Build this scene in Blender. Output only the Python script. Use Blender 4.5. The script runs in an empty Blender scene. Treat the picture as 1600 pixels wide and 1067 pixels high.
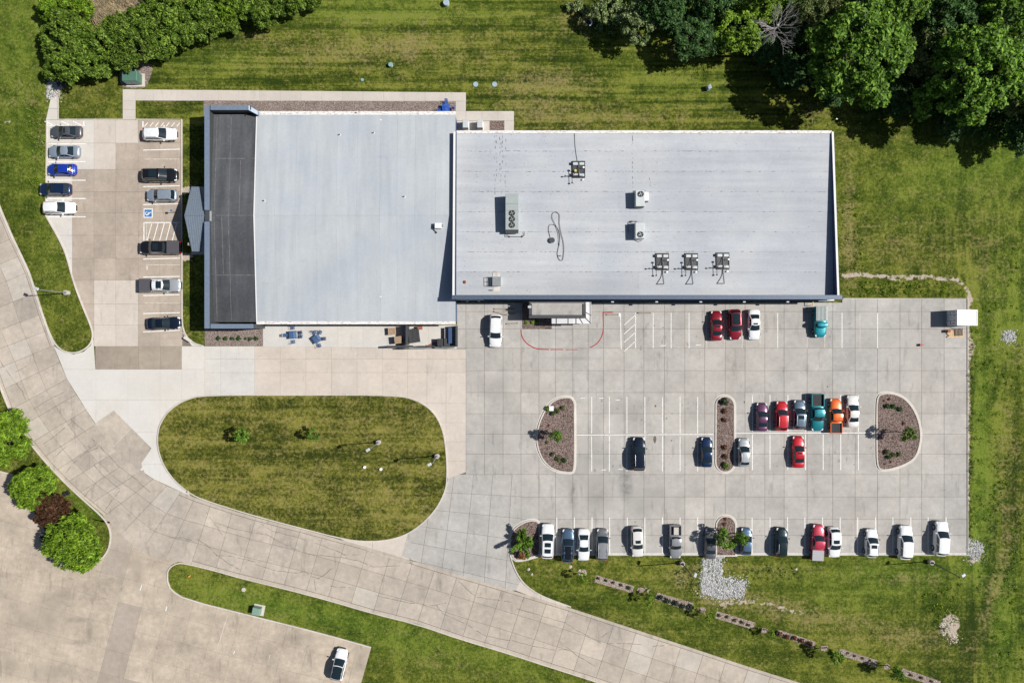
import bpy, math, random
import numpy as np
from mathutils import Vector, Matrix

random.seed(7)
RNG = np.random.default_rng(7)
SC = bpy.context.scene
COL = SC.collection

# ------------------------------------------------------------------ camera, sky, sun, exposure
H = 106.667                      # flying height of the camera over the ground (m)
cam_d = bpy.data.cameras.new('camera')
cam_d.lens = 24.0
cam_d.sensor_width = 36.0
cam_d.sensor_fit = 'HORIZONTAL'
cam_d.clip_start = 1.0
cam_d.clip_end = 2000.0
cam = bpy.data.objects.new('camera', cam_d)
cam.location = (0, 0, H)
cam.rotation_euler = (0, 0, 0)
COL.objects.link(cam)
SC.camera = cam

SUN_EL = math.radians(46.0)
SUN_AZ = math.radians(4.5)       # a little north of east
world = bpy.data.worlds.new('World')
SC.world = world
world.use_nodes = True
wn = world.node_tree
bg = wn.nodes['Background']
sky = wn.nodes.new('ShaderNodeTexSky')
sky.sky_type = 'NISHITA'
sky.sun_disc = False
sky.sun_elevation = SUN_EL
sky.sun_rotation = math.radians(90) - SUN_AZ
wn.links.new(sky.outputs[0], bg.inputs[0])
bg.inputs[1].default_value = 0.05

sun_d = bpy.data.lights.new('sun', 'SUN')
sun_d.energy = 5.0
sun_d.angle = math.radians(0.5)
sun_d.color = (1.0, 0.965, 0.915)
sun = bpy.data.objects.new('sun', sun_d)
d = Vector((-math.cos(SUN_EL) * math.cos(SUN_AZ), -math.cos(SUN_EL) * math.sin(SUN_AZ), -math.sin(SUN_EL)))
sun.rotation_euler = d.to_track_quat('-Z', 'Y').to_euler()
sun.location = (60, 5, 80)
COL.objects.link(sun)

SC.view_settings.view_transform = 'Standard'
SC.view_settings.look = 'None'
SC.view_settings.exposure = 0.15
SC.view_settings.gamma = 1.0
SC.view_settings.use_curve_mapping = False
SC.cycles.max_bounces = 6
SC.cycles.diffuse_bounces = 3
SC.cycles.glossy_bounces = 2
SC.cycles.transmission_bounces = 3


# ------------------------------------------------------------------ helpers
def P(px, py, z=0.0):
    """survey mark read off the photograph (1600 px wide) -> ground plan position of a point at height z"""
    s = (1 - z / H) / 10.0
    return ((px - 800) * s, (533.5 - py) * s)


def P3(px, py, z=0.0):
    x, y = P(px, py, z)
    return (x, y, z)


def PL(pts, z=0.0):
    return [P(a, b, z) for a, b in pts]


def tag(o, label=None, cat=None, group=None, kind=None):
    if label: o['label'] = label
    if cat: o['category'] = cat
    if group: o['group'] = group
    if kind: o['kind'] = kind
    return o


def thing(name, label, cat, loc=(0, 0, 0), rz=0.0, group=None):
    o = bpy.data.objects.new(name, None)
    o.empty_display_size = 0.3
    COL.objects.link(o)
    o.location = loc
    o.rotation_euler = (0, 0, rz)
    return tag(o, label, cat, group)


def link(name, me, parent=None, loc=None, rz=0.0, mats=None):
    o = bpy.data.objects.new(name, me)
    COL.objects.link(o)
    if parent is not None: o.parent = parent
    if loc is not None: o.location = loc
    if rz: o.rotation_euler = (0, 0, rz)
    if mats:
        for i, m in enumerate(mats):
            if i < len(o.material_slots):
                o.material_slots[i].link = 'OBJECT'
                o.material_slots[i].material = m
    return o


class MB:
    def __init__(s):
        s.v, s.f, s.m = [], [], []

    def add(s, verts, faces, m=0):
        b = len(s.v)
        s.v += [tuple(p) for p in verts]
        s.f += [tuple(b + i for i in f) for f in faces]
        s.m += [m] * len(faces)

    def box(s, c, d, rot=0.0, m=0, tilt=0.0):
        hx, hy, hz = d[0] / 2, d[1] / 2, d[2] / 2
        ca, sa = math.cos(rot), math.sin(rot)
        ct, st = math.cos(tilt), math.sin(tilt)
        vs = []
        for z in (-hz, hz):
            for x, y in ((-hx, -hy), (hx, -hy), (hx, hy), (-hx, hy)):
                x2, z2 = x * ct - z * st, x * st + z * ct
                vs.append((c[0] + x2 * ca - y * sa, c[1] + x2 * sa + y * ca, c[2] + z2))
        s.add(vs, [(0, 3, 2, 1), (4, 5, 6, 7), (0, 1, 5, 4), (1, 2, 6, 5), (2, 3, 7, 6), (3, 0, 4, 7)], m)

    def bbox(s, c, d, rot=0.0, m=0, b=0.04):
        """box with chamfered top edges"""
        hx, hy, hz = d[0] / 2, d[1] / 2, d[2] / 2
        ca, sa = math.cos(rot), math.sin(rot)
        vs = []
        for z, i in ((-hz, 0), (hz - b, 0), (hz, b)):
            for x, y in ((-hx + i, -hy + i), (hx - i, -hy + i), (hx - i, hy - i), (-hx + i, hy - i)):
                vs.append((c[0] + x * ca - y * sa, c[1] + x * sa + y * ca, c[2] + z))
        fs = [(0, 3, 2, 1), (8, 9, 10, 11)]
        for k in (0, 4):
            for i in range(4):
                j = (i + 1) % 4
                fs.append((k + i, k + j, k + 4 + j, k + 4 + i))
        s.add(vs, fs, m)

    def prism(s, poly, z0, z1, m=0, bottom=False):
        n = len(poly)
        f0 = z0 if callable(z0) else (lambda x, y: z0)
        f1 = z1 if callable(z1) else (lambda x, y: z1)
        vs = [(x, y, f0(x, y)) for x, y in poly] + [(x, y, f1(x, y)) for x, y in poly]
        fs = [tuple(range(n, 2 * n))]
        if bottom: fs.append(tuple(range(n - 1, -1, -1)))
        for i in range(n):
            j = (i + 1) % n
            fs.append((i, j, n + j, n + i))
        s.add(vs, fs, m)

    def tube(s, pts, r0, r1=None, n=6, m=0, caps=True):
        r1 = r0 if r1 is None else r1
        pts = [Vector(p) for p in pts]
        k = len(pts)
        vs = []
        for i, p in enumerate(pts):
            t = (pts[min(i + 1, k - 1)] - pts[max(i - 1, 0)]).normalized()
            a = Vector((0, 0, 1)) if abs(t.z) < 0.9 else Vector((1, 0, 0))
            u = t.cross(a).normalized()
            w = t.cross(u)
            r = r0 + (r1 - r0) * i / max(1, k - 1)
            for q in range(n):
                an = 2 * math.pi * q / n
                vs.append(p + u * (r * math.cos(an)) + w * (r * math.sin(an)))
        fs = []
        for i in range(k - 1):
            for q in range(n):
                q2 = (q + 1) % n
                fs.append((i * n + q, i * n + q2, (i + 1) * n + q2, (i + 1) * n + q))
        if caps:
            fs.append(tuple(range(n - 1, -1, -1)))
            fs.append(tuple((k - 1) * n + q for q in range(n)))
        s.add(vs, fs, m)

    def cyl(s, c, r, h, n=16, m=0, r2=None):
        r2 = r if r2 is None else r2
        vs = [(c[0] + rr * math.cos(2 * math.pi * q / n), c[1] + rr * math.sin(2 * math.pi * q / n), c[2] + z)
              for z, rr in ((0, r), (h, r2)) for q in range(n)]
        fs = [tuple(range(n - 1, -1, -1)), tuple(range(n, 2 * n))]
        for q in range(n):
            fs.append((q, (q + 1) % n, n + (q + 1) % n, n + q))
        s.add(vs, fs, m)

    def surf(s, fn, nu, nv, m=0):
        vs = [fn(i / nu, j / nv) for i in range(nu + 1) for j in range(nv + 1)]
        w = nv + 1
        fs = [(i * w + j, (i + 1) * w + j, (i + 1) * w + j + 1, i * w + j + 1) for i in range(nu) for j in range(nv)]
        s.add(vs, fs, m)

    def mesh(s, name, mats, smooth=False, angle=None):
        me = bpy.data.meshes.new(name)
        me.from_pydata(s.v, [], s.f)
        for mt in (mats if isinstance(mats, (list, tuple)) else [mats]):
            me.materials.append(mt)
        if any(s.m):
            me.polygons.foreach_set('material_index', s.m)
        if smooth:
            me.polygons.foreach_set('use_smooth', [True] * len(s.f))
            if angle:
                try: me.set_sharp_from_angle(angle=math.radians(angle))
                except Exception: pass
        me.update()
        return me

    def build(s, name, mats, parent=None, smooth=False, loc=None, rz=0.0, angle=None):
        return link(name, s.mesh(name, mats, smooth, angle), parent, loc, rz)


def chaikin(pts, n=2, closed=False):
    for _ in range(n):
        out = []
        k = len(pts)
        rng = range(k) if closed else range(k - 1)
        if not closed: out.append(pts[0])
        for i in rng:
            a, b = pts[i], pts[(i + 1) % k]
            out.append((a[0] * .75 + b[0] * .25, a[1] * .75 + b[1] * .25))
            out.append((a[0] * .25 + b[0] * .75, a[1] * .25 + b[1] * .75))
        if not closed: out.append(pts[-1])
        pts = out
    return pts


def offset_line(pts, w, closed=False):
    """points moved w to the left of travel"""
    out = []
    k = len(pts)
    for i in range(k):
        a = pts[i - 1] if (closed or i > 0) else pts[i]
        b = pts[(i + 1) % k] if (closed or i < k - 1) else pts[i]
        dx, dy = b[0] - a[0], b[1] - a[1]
        l = math.hypot(dx, dy) or 1
        out.append((pts[i][0] - dy / l * w, pts[i][1] + dx / l * w))
    return out


def ribbon(mb, pts, w, z0, z1, closed=False, m=0):
    """a kerb or strip of width w centred on pts"""
    L = offset_line(pts, w / 2, closed)
    R = offset_line(pts, -w / 2, closed)
    k = len(pts)
    vs = []
    for i in range(k):
        vs += [(L[i][0], L[i][1], z0), (L[i][0], L[i][1], z1), (R[i][0], R[i][1], z1), (R[i][0], R[i][1], z0)]
    fs = []
    for i in range(k if closed else k - 1):
        j = (i + 1) % k
        for q in range(3):
            fs.append((i * 4 + q, j * 4 + q, j * 4 + q + 1, i * 4 + q + 1))
    if not closed:
        fs += [(0, 1, 2, 3), ((k - 1) * 4 + 3, (k - 1) * 4 + 2, (k - 1) * 4 + 1, (k - 1) * 4)]
    mb.add(vs, fs, m)


def area(poly):
    return 0.5 * sum(poly[i][0] * poly[(i + 1) % len(poly)][1] - poly[(i + 1) % len(poly)][0] * poly[i][1] for i in range(len(poly)))


def inside(p, poly):
    x, y = p
    c = False
    n = len(poly)
    j = n - 1
    for i in range(n):
        xi, yi = poly[i]; xj, yj = poly[j]
        if (yi > y) != (yj > y) and x < (xj - xi) * (y - yi) / (yj - yi) + xi:
            c = not c
        j = i
    return c


def clip(subject, cell):
    """Sutherland-Hodgman, cell convex"""
    if area(cell) < 0: cell = cell[::-1]
    out = subject
    n = len(cell)
    for i in range(n):
        a, b = cell[i], cell[(i + 1) % n]
        ex, ey = b[0] - a[0], b[1] - a[1]
        inp, out = out, []
        if not inp: break
        side = lambda p: ex * (p[1] - a[1]) - ey * (p[0] - a[0])
        for j in range(len(inp)):
            p, q = inp[j - 1], inp[j]
            sp, sq = side(p), side(q)
            if sq >= 0:
                if sp < 0:
                    t = sp / (sp - sq)
                    out.append((p[0] + (q[0] - p[0]) * t, p[1] + (q[1] - p[1]) * t))
                out.append(q)
            elif sp >= 0:
                t = sp / (sp - sq)
                out.append((p[0] + (q[0] - p[0]) * t, p[1] + (q[1] - p[1]) * t))
    # drop doubled points
    res = []
    for p in out:
        if not res or math.hypot(p[0] - res[-1][0], p[1] - res[-1][1]) > 0.02: res.append(p)
    if len(res) > 2 and math.hypot(res[0][0] - res[-1][0], res[0][1] - res[-1][1]) < 0.02: res.pop()
    return res


# ------------------------------------------------------------------ materials
class NT:
    def __init__(s, name):
        s.mat = bpy.data.materials.new(name)
        s.mat.use_nodes = True
        s.t = s.mat.node_tree
        s.b = s.t.nodes['Principled BSDF']
        s.out = s.t.nodes['Material Output']

    def n(s, ty): return s.t.nodes.new(ty)

    def set(s, sock, v):
        if isinstance(v, bpy.types.NodeSocket): s.t.links.new(v, sock)
        elif v is not None:
            if sock.type == 'RGBA' and len(v) == 3: v = (*v, 1)
            sock.default_value = v

    def math(s, op, a, b=None, c=None, clamp=False):
        n = s.n('ShaderNodeMath'); n.operation = op; n.use_clamp = clamp
        s.set(n.inputs[0], a)
        if b is not None: s.set(n.inputs[1], b)
        if c is not None: s.set(n.inputs[2], c)
        return n.outputs[0]

    def pos(s):
        return s.n('ShaderNodeNewGeometry').outputs['Position']

    def obj(s):
        return s.n('ShaderNodeTexCoord').outputs['Object']

    def vec(s, v, scale=(1, 1, 1), rot=0.0):
        n = s.n('ShaderNodeMapping')
        s.set(n.inputs['Vector'], v)
        n.inputs['Scale'].default_value = scale
        n.inputs['Rotation'].default_value = (0, 0, rot)
        return n.outputs[0]

    def noise(s, v, scale, detail=3.0, rough=0.55, dist=0.0):
        n = s.n('ShaderNodeTexNoise')
        s.set(n.inputs['Vector'], v)
        n.inputs['Scale'].default_value = scale
        n.inputs['Detail'].default_value = detail
        n.inputs['Roughness'].default_value = rough
        n.inputs['Distortion'].default_value = dist
        return n.outputs[0]

    def vor(s, v, scale, out='Distance', feature='F1'):
        n = s.n('ShaderNodeTexVoronoi'); n.feature = feature
        s.set(n.inputs['Vector'], v)
        n.inputs['Scale'].default_value = scale
        return n.outputs[out]

    def mix(s, fac, a, b, mode='MIX'):
        n = s.n('ShaderNodeMixRGB'); n.blend_type = mode
        s.set(n.inputs[0], fac); s.set(n.inputs[1], a); s.set(n.inputs[2], b)
        return n.outputs[0]

    def step(s, v, lo, hi, a=0.0, b=1.0):
        n = s.n('ShaderNodeMapRange'); n.interpolation_type = 'SMOOTHSTEP'
        s.set(n.inputs[0], v)
        n.inputs[1].default_value = lo; n.inputs[2].default_value = hi
        n.inputs[3].default_value = a; n.inputs[4].default_value = b
        return n.outputs[0]

    def lin(s, v, lo, hi, a, b):
        n = s.n('ShaderNodeMapRange')
        s.set(n.inputs[0], v)
        n.inputs[1].default_value = lo; n.inputs[2].default_value = hi
        n.inputs[3].default_value = a; n.inputs[4].default_value = b
        return n.outputs[0]

    def attr(s, name):
        n = s.n('ShaderNodeAttribute'); n.attribute_name = name
        return n.outputs['Fac']

    def rnd(s): return s.n('ShaderNodeObjectInfo').outputs['Random']
    def isl(s): return s.n('ShaderNodeNewGeometry').outputs['Random Per Island']

    def sep(s, v):
        n = s.n('ShaderNodeSeparateXYZ'); s.set(n.inputs[0], v); return n.outputs

    def ramp(s, fac, stops):
        n = s.n('ShaderNodeValToRGB')
        s.set(n.inputs[0], fac)
        e = n.color_ramp.elements
        while len(e) < len(stops): e.new(0.5)
        for k, (p, c) in enumerate(stops):
            e[k].position = p; e[k].color = (*c, 1)
        return n.outputs[0]

    def bump(s, h, strength=0.3, dist=0.05):
        n = s.n('ShaderNodeBump')
        s.set(n.inputs['Height'], h)
        n.inputs['Strength'].default_value = strength
        n.inputs['Distance'].default_value = dist
        s.t.links.new(n.outputs[0], s.b.inputs['Normal'])

    def fin(s, col, rough=0.8, metal=0.0, coat=0.0, spec=None):
        s.set(s.b.inputs['Base Color'], col)
        s.set(s.b.inputs['Roughness'], rough)
        s.b.inputs['Metallic'].default_value = metal
        s.b.inputs['Coat Weight'].default_value = coat
        if spec is not None: s.b.inputs['Specular IOR Level'].default_value = spec
        return s.mat


def plain(name, col, rough=0.6, metal=0.0, var=0.12, scale=3.0, coat=0.0, spec=None):
    """a painted or metal surface with a little wear"""
    t = NT(name)
    n = t.noise(t.pos(), scale, 4)
    k = t.lin(n, .25, .75, 1 - var, 1 + var)
    c = t.mix(1.0, (*col, 1), k, 'MULTIPLY')
    return t.fin(c, rough, metal, coat, spec)


def concrete(name, col, warm, var=.07, blotch=.16, stain=.25, srot=0.0, blobs=()):
    t = NT(name)
    p = t.pos()
    r = t.rnd()
    n0 = t.noise(p, .045, 3)
    n1 = t.noise(p, .22, 5, .6)
    n2 = t.noise(p, 1.3, 5, .65)
    n3 = t.noise(p, 9.0, 3, .7)
    k = t.lin(r, 0, 1, 1 - var, 1 + var)
    k = t.math('MULTIPLY', k, t.lin(n1, .3, .7, 1 - blotch, 1 + blotch * .6))
    k = t.math('MULTIPLY', k, t.lin(n2, .3, .7, 1 - blotch * .6, 1 + blotch * .4))
    k = t.math('MULTIPLY', k, t.lin(n3, .3, .7, .93, 1.07))
    st = t.noise(t.vec(p, (.9, .16, 1), srot), 1.0, 5, .65)
    st = t.step(st, .56, .72)
    drip = t.step(t.noise(p, .6, 6, .7, .6), .60, .74)
    k = t.math('MULTIPLY', k, t.lin(t.math('MAXIMUM', st, drip), 0, 1, 1, 1 - stain))
    spot = t.step(t.vor(t.vec(p, (.55, .55, 0)), 1.0), .0, .035, .55, 1.0)
    k = t.math('MULTIPLY', k, spot)
    # tyre scuffs and drips where cars stand and turn
    for bx, by, rx, ry, amt in blobs:
        sc = t.n('ShaderNodeVectorMath'); sc.operation = 'SUBTRACT'; t.set(sc.inputs[0], p); sc.inputs[1].default_value = (bx, by, 0)
        mp = t.vec(sc.outputs[0], (1 / rx, 1 / ry, 0))
        ln = t.n('ShaderNodeVectorMath'); ln.operation = 'LENGTH'; t.set(ln.inputs[0], mp)
        f = t.math('MULTIPLY', t.step(ln.outputs['Value'], 1.0, .1), t.lin(n2, .35, .65, .2, 1.4))
        k = t.math('MULTIPLY', k, t.math('SUBTRACT', 1.0, t.math('MULTIPLY', f, amt)))
    c = t.mix(t.step(n0, .35, .65), (*col, 1), (*warm, 1))
    c = t.mix(t.math('MULTIPLY', t.step(n2, .45, .7), .35), c, (*warm, 1))
    c = t.mix(1.0, c, k, 'MULTIPLY')
    t.bump(n3, .25, .01)
    return t.fin(c, .88, spec=.25)


M = {}
M['lot'] = concrete('lot concrete', (.40, .385, .362), (.435, .41, .375), stain=.24, blobs=[(*P(a, b), c / 10, d / 10, e) for a, b, c, d, e in ((895, 775, 12, 38, .34), (978, 755, 16, 40, .36), (925, 712, 40, 34, .18), (990, 640, 60, 22, .10), (770, 605, 40, 26, .2), (775, 690, 50, 24, .16), (935, 770, 30, 40, .2), (1000, 780, 90, 30, .12), (900, 560, 70, 5, .16), (1080, 700, 50, 30, .1), (1420, 560, 60, 60, .05))])
M['lot_new'] = concrete('pale new concrete', (.56, .545, .515), (.58, .545, .49), var=.03, blotch=.09, stain=.10)
M['lot_white'] = concrete('bright patch concrete', (.60, .585, .555), (.60, .565, .51), var=.02, blotch=.06, stain=.06)
M['lot_pink'] = concrete('pinkish concrete', (.54, .475, .41), (.56, .50, .44), var=.04, blotch=.10, stain=.14)
M['lot_tan'] = concrete('tan aged concrete', (.40, .335, .275), (.435, .37, .305), var=.06, stain=.2)
M['lot_brown'] = concrete('brown aged concrete', (.325, .275, .225), (.35, .295, .235), var=.05, stain=.14)
M['road'] = concrete('road concrete', (.425, .372, .318), (.475, .415, .345), var=.085, stain=.26, blotch=.2, srot=-.3)
M['road_new'] = concrete('replaced road slab concrete', (.475, .43, .375), (.50, .45, .385), var=.02, stain=.08)
M['south'] = concrete('sand coloured concrete', (.445, .375, .30), (.49, .415, .33), var=.03, blotch=.24, stain=.28, srot=.25, blobs=[(*P(a, b), c / 10, d / 10, e) for a, b, c, d, e in ((122, 968, 26, 7, .3), (140, 985, 7, 26, .3), (120, 1003, 30, 7, .28), (15, 1045, 22, 30, .25), (60, 1050, 60, 20, .16), (262, 925, 40, 14, .2), (215, 890, 14, 40, .2), (330, 965, 60, 10, .14), (470, 995, 80, 8, .16), (565, 1025, 18, 30, .25), (60, 960, 90, 60, .12))])
M['south_dark'] = concrete('grey patch concrete', (.385, .333, .283), (.40, .342, .285), var=.06, stain=.14)
M['walk'] = concrete('sidewalk concrete', (.53, .485, .435), (.55, .50, .445), var=.03, blotch=.08, stain=.10)
M['kerb'] = concrete('kerb concrete', (.56, .52, .47), (.58, .53, .47), var=.03, blotch=.14, stain=.22)
M['gutter'] = concrete('gutter concrete', (.44, .385, .325), (.47, .41, .34), var=.06, stain=.3)
M['joint'] = concrete('dirt filled joints', (.17, .15, .125), (.20, .17, .14), var=.02, stain=.2)
M['crack'] = plain('dark crack filler', (.135, .118, .10), .9, var=.4)
M['paint'] = (lambda: (lambda t: t.fin(t.mix(t.step(t.noise(t.pos(), 3.0, 5, .75), .5, .68), (.80, .79, .76, 1), (.50, .47, .43, 1)), .7))(NT('worn white line paint')))()
M['paint_old'] = (lambda: (lambda t: t.fin(t.mix(t.step(t.noise(t.pos(), 3.0, 5, .75), .42, .6), (.62, .57, .50, 1), (.46, .40, .33, 1)), .8))(NT('faded line paint')))()
M['paint_red'] = (lambda: (lambda t: t.fin(t.mix(t.step(t.noise(t.pos(), 2.2, 5, .8), .52, .7), (.34, .018, .022, 1), (.26, .12, .11, 1)), .7))(NT('worn red kerb paint')))()
M['paint_blue'] = plain('blue marking paint', (.03, .16, .42), .7, var=.15)
M['white'] = plain('white painted metal', (.78, .78, .78), .5, var=.05)
M['black'] = plain('black metal', (.02, .02, .021), .45, var=.2)
M['dark'] = plain('dark grey metal', (.055, .058, .062), .5, var=.2)
M['steel'] = plain('galvanised steel', (.40, .42, .43), .42, .6, var=.12)
M['rubber'] = plain('tyre rubber', (.018, .018, .018), .85, var=.2)
M['rim'] = plain('alloy rim', (.45, .46, .47), .35, .7, var=.1)


def lawn_mat(name, dark, mid, light, dry, attrs=True, stripe=0.5, stripe_rot=0.0, sscale=.62, dry_bias=0.0):
    t = NT(name)
    p = t.pos()
    nb = t.noise(p, .07, 5, .62, .5)
    nm = t.noise(p, .42, 6, .7, .4)
    nf = t.noise(p, 2.2, 5, .72)
    ng = t.noise(p, 7.0, 3, .75)
    # long streaks left by the mower
    st = t.noise(t.vec(p, (.035, sscale, 1), stripe_rot), 1.0, 4, .62)
    st2 = t.noise(t.vec(p, (.05, 1.9, 1), stripe_rot), 1.0, 3, .6)
    sd = t.noise(t.vec(p, (.42, .045, 1), .17), 1.0, 5, .66, .9)
    if attrs:
        a_st = t.attr('stripe'); a_sd = t.attr('diag'); a_dry = t.attr('dry'); a_lush = t.attr('lush'); a_soil = t.attr('soil')
    v = t.lin(nb, .3, .7, -.22, .22)
    v = t.math('ADD', v, t.lin(nm, .3, .7, -.34, .34))
    v = t.math('ADD', v, t.lin(nf, .3, .7, -.34, .34))
    v = t.math('ADD', v, t.lin(ng, .3, .7, -.34, .34))
    sv = t.math('ADD', t.lin(st, .32, .68, -.5, .5), t.lin(st2, .32, .68, -.22, .22))
    if attrs:
        v = t.math('ADD', v, t.math('MULTIPLY', sv, t.math('MULTIPLY', a_st, stripe)))
        v = t.math('ADD', v, t.math('MULTIPLY', t.lin(sd, .32, .68, -.6, .6), a_sd))
        v = t.math('ADD', v, t.math('MULTIPLY', a_lush, .12)); v = t.math('SUBTRACT', v, t.math('MULTIPLY', t.attr('dark'), .42))
    else:
        v = t.math('ADD', v, t.math('MULTIPLY', sv, stripe))
    col = t.ramp(t.math('ADD', v, .5), [(0.12, dark), (0.5, mid), (0.92, light)])
    if attrs:
        col = t.mix(t.math('MULTIPLY', a_lush, .55), col, t.mix(t.math('ADD', v, .5, clamp=True), (.024, .060, .005, 1), (.128, .215, .024, 1)))
    # straw coloured dry grass
    dn = t.noise(p, .55, 6, .72)
    dm = t.math('ADD', dn, t.lin(nf, .3, .7, -.12, .12))
    dm = t.math('ADD', dm, t.math('MULTIPLY', sv, .16))
    if attrs: dm = t.math('ADD', dm, t.lin(a_dry, 0, 1, -.05, .30))
    dmask = t.math('MULTIPLY', t.step(t.math('ADD', dm, dry_bias), .48, .92), t.lin(nf, .35, .65, .55, 1.15), clamp=True)
    col = t.mix(t.math('MULTIPLY', dmask, .85), col, t.mix(ng, (.145, .118, .045, 1), (*dry, 1)))
    # single pale blades and clover heads
    sp = t.step(t.noise(p, 4.2, 2, .5), .685, .74)
    col = t.mix(t.math('MULTIPLY', sp, .55), col, (.30, .28, .15, 1))
    if attrs:
        sm = t.step(t.math('ADD', a_soil, t.lin(t.noise(p, 1.1, 6, .75), .2, .8, -.42, .42)), .45, .58)
        col = t.mix(sm, col, t.mix(ng, (.33, .27, .205, 1), (.55, .47, .385, 1)))
    t.bump(t.math('ADD', t.math('MULTIPLY', ng, .6), nf), .9, .12)
    return t.fin(col, .95, spec=.1)


M['lawn'] = lawn_mat('mown grass', (.024, .042, .005), (.073, .094, .011), (.195, .205, .035), (.37, .30, .13), stripe=.8)
M['lawn_island'] = lawn_mat('dry mown grass', (.030, .041, .006), (.098, .106, .016), (.225, .212, .044), (.36, .29, .115), attrs=False, stripe=.56, dry_bias=.05, sscale=.42)


def gravel_mat(name, a, b, c, sc=5.5):
    t = NT(name)
    p = t.pos()
    cell = t.n('ShaderNodeTexVoronoi')
    t.set(cell.inputs['Vector'], p); cell.inputs['Scale'].default_value = sc
    r = t.sep(cell.outputs['Color'])[0]
    col = t.ramp(r, [(0.1, a), (0.5, b), (0.9, c)])
    col = t.mix(t.step(cell.outputs['Distance'], .35, .75), col, t.mix(1.0, col, (.25, .22, .2, 1), 'MULTIPLY'))
    k = t.lin(t.noise(p, .5, 4), .3, .7, .85, 1.15)
    col = t.mix(1.0, col, k, 'MULTIPLY')
    t.bump(cell.outputs['Distance'], 1.0, -.06)
    return t.fin(col, .9, spec=.2)


M['lava'] = gravel_mat('red lava gravel', (.17, .12, .105), (.255, .19, .17), (.36, .28, .25), 9)
M['lava_pale'] = gravel_mat('pale pink gravel', (.24, .19, .165), (.335, .275, .245), (.45, .38, .345), 10)


def stone_mat(name, lo, hi):
    t = NT(name)
    c = t.mix(t.isl(), (*lo, 1), (*hi, 1))
    c = t.mix(1.0, c, t.lin(t.noise(t.pos(), 6, 3), .3, .7, .8, 1.15), 'MULTIPLY')
    return t.fin(c, .85)


M['strip'] = gravel_mat('pale strip gravel', (.31, .23, .195), (.43, .34, .295), (.54, .45, .39), 10)
M['pebble_pale'] = stone_mat('pale pebbles', (.28, .22, .19), (.58, .49, .44))
M['pebble'] = stone_mat('lava pebbles', (.15, .105, .09), (.42, .33, .29))
M['rock'] = stone_mat('white limestone rock', (.22, .22, .22), (.60, .595, .585))
M['rock_tan'] = stone_mat('tan field stones', (.34, .29, .24), (.62, .55, .47))


def foliage(name, lo, mid, hi, trans=.27):
    t = NT(name)
    lo, mid, hi = [tuple(v * s for v in c) for c, s in ((lo, .9), (mid, 1.18), (hi, 1.2))]
    r = t.isl()
    c = t.ramp(r, [(0.08, lo), (0.5, mid), (0.95, hi)])
    c = t.mix(1.0, c, t.lin(t.noise(t.obj(), .9, 3), .3, .7, .62, 1.35), 'MULTIPLY')
    c = t.mix(1.0, c, t.lin(t.rnd(), 0, 1, .88, 1.12), 'MULTIPLY')
    t.fin(c, .6, spec=.25)
    tr = t.n('ShaderNodeBsdfTranslucent')
    t.set(tr.inputs[0], t.mix(1.0, c, (1.25, 1.3, .55, 1), 'MULTIPLY'))
    mx = t.n('ShaderNodeMixShader')
    mx.inputs[0].default_value = trans
    t.t.links.new(t.b.outputs[0], mx.inputs[1])
    t.t.links.new(tr.outputs[0], mx.inputs[2])
    t.t.links.new(mx.outputs[0], t.out.inputs[0])
    return t.mat


M['maple'] = foliage('maple leaves', (.045, .105, .010), (.100, .200, .018), (.19, .31, .040))
M['maple_dark'] = foliage('dark tree leaves', (.018, .052, .012), (.040, .10, .022), (.085, .165, .038))
M['lime'] = foliage('yellow green leaves', (.075, .15, .010), (.15, .26, .020), (.25, .36, .036))
M['olive'] = foliage('olive grey leaves', (.055, .085, .020), (.115, .145, .042), (.20, .225, .085))
M['pale'] = foliage('pale flowering leaves', (.06, .11, .025), (.14, .20, .06), (.36, .40, .20))
M['willow'] = foliage('willow leaves', (.050, .108, .012), (.130, .215, .024), (.25, .34, .062))
M['brownleaf'] = foliage('purple brown leaves', (.035, .016, .010), (.075, .036, .018), (.12, .062, .028), .15)
M['rust'] = foliage('rust red leaves', (.07, .028, .014), (.15, .06, .026), (.23, .105, .045), .15)
M['boxwood'] = foliage('dark boxwood leaves', (.014, .034, .014), (.026, .06, .022), (.05, .09, .034), .12)
M['spiky'] = foliage('bluish grey leaves', (.05, .065, .07), (.10, .12, .13), (.17, .19, .20), .1)
M['orange'] = foliage('orange brown dying leaves', (.16, .07, .02), (.30, .14, .045), (.42, .23, .09), .15)
M['straw'] = foliage('dry straw reeds', (.34, .27, .18), (.48, .40, .29), (.62, .54, .42), .3)
M['bark'] = plain('bark', (.10, .075, .055), .9, var=.3)
M['greybark'] = plain('grey dead wood', (.34, .31, .30), .85, var=.2)
# ------------------------------------------------------------------ ground and lawns
mb = MB()
mb.box((0, 0, -0.55), (900, 900, 1.0))
g = mb.build('ground', M['lawn']); tag(g, kind='structure')


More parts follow.
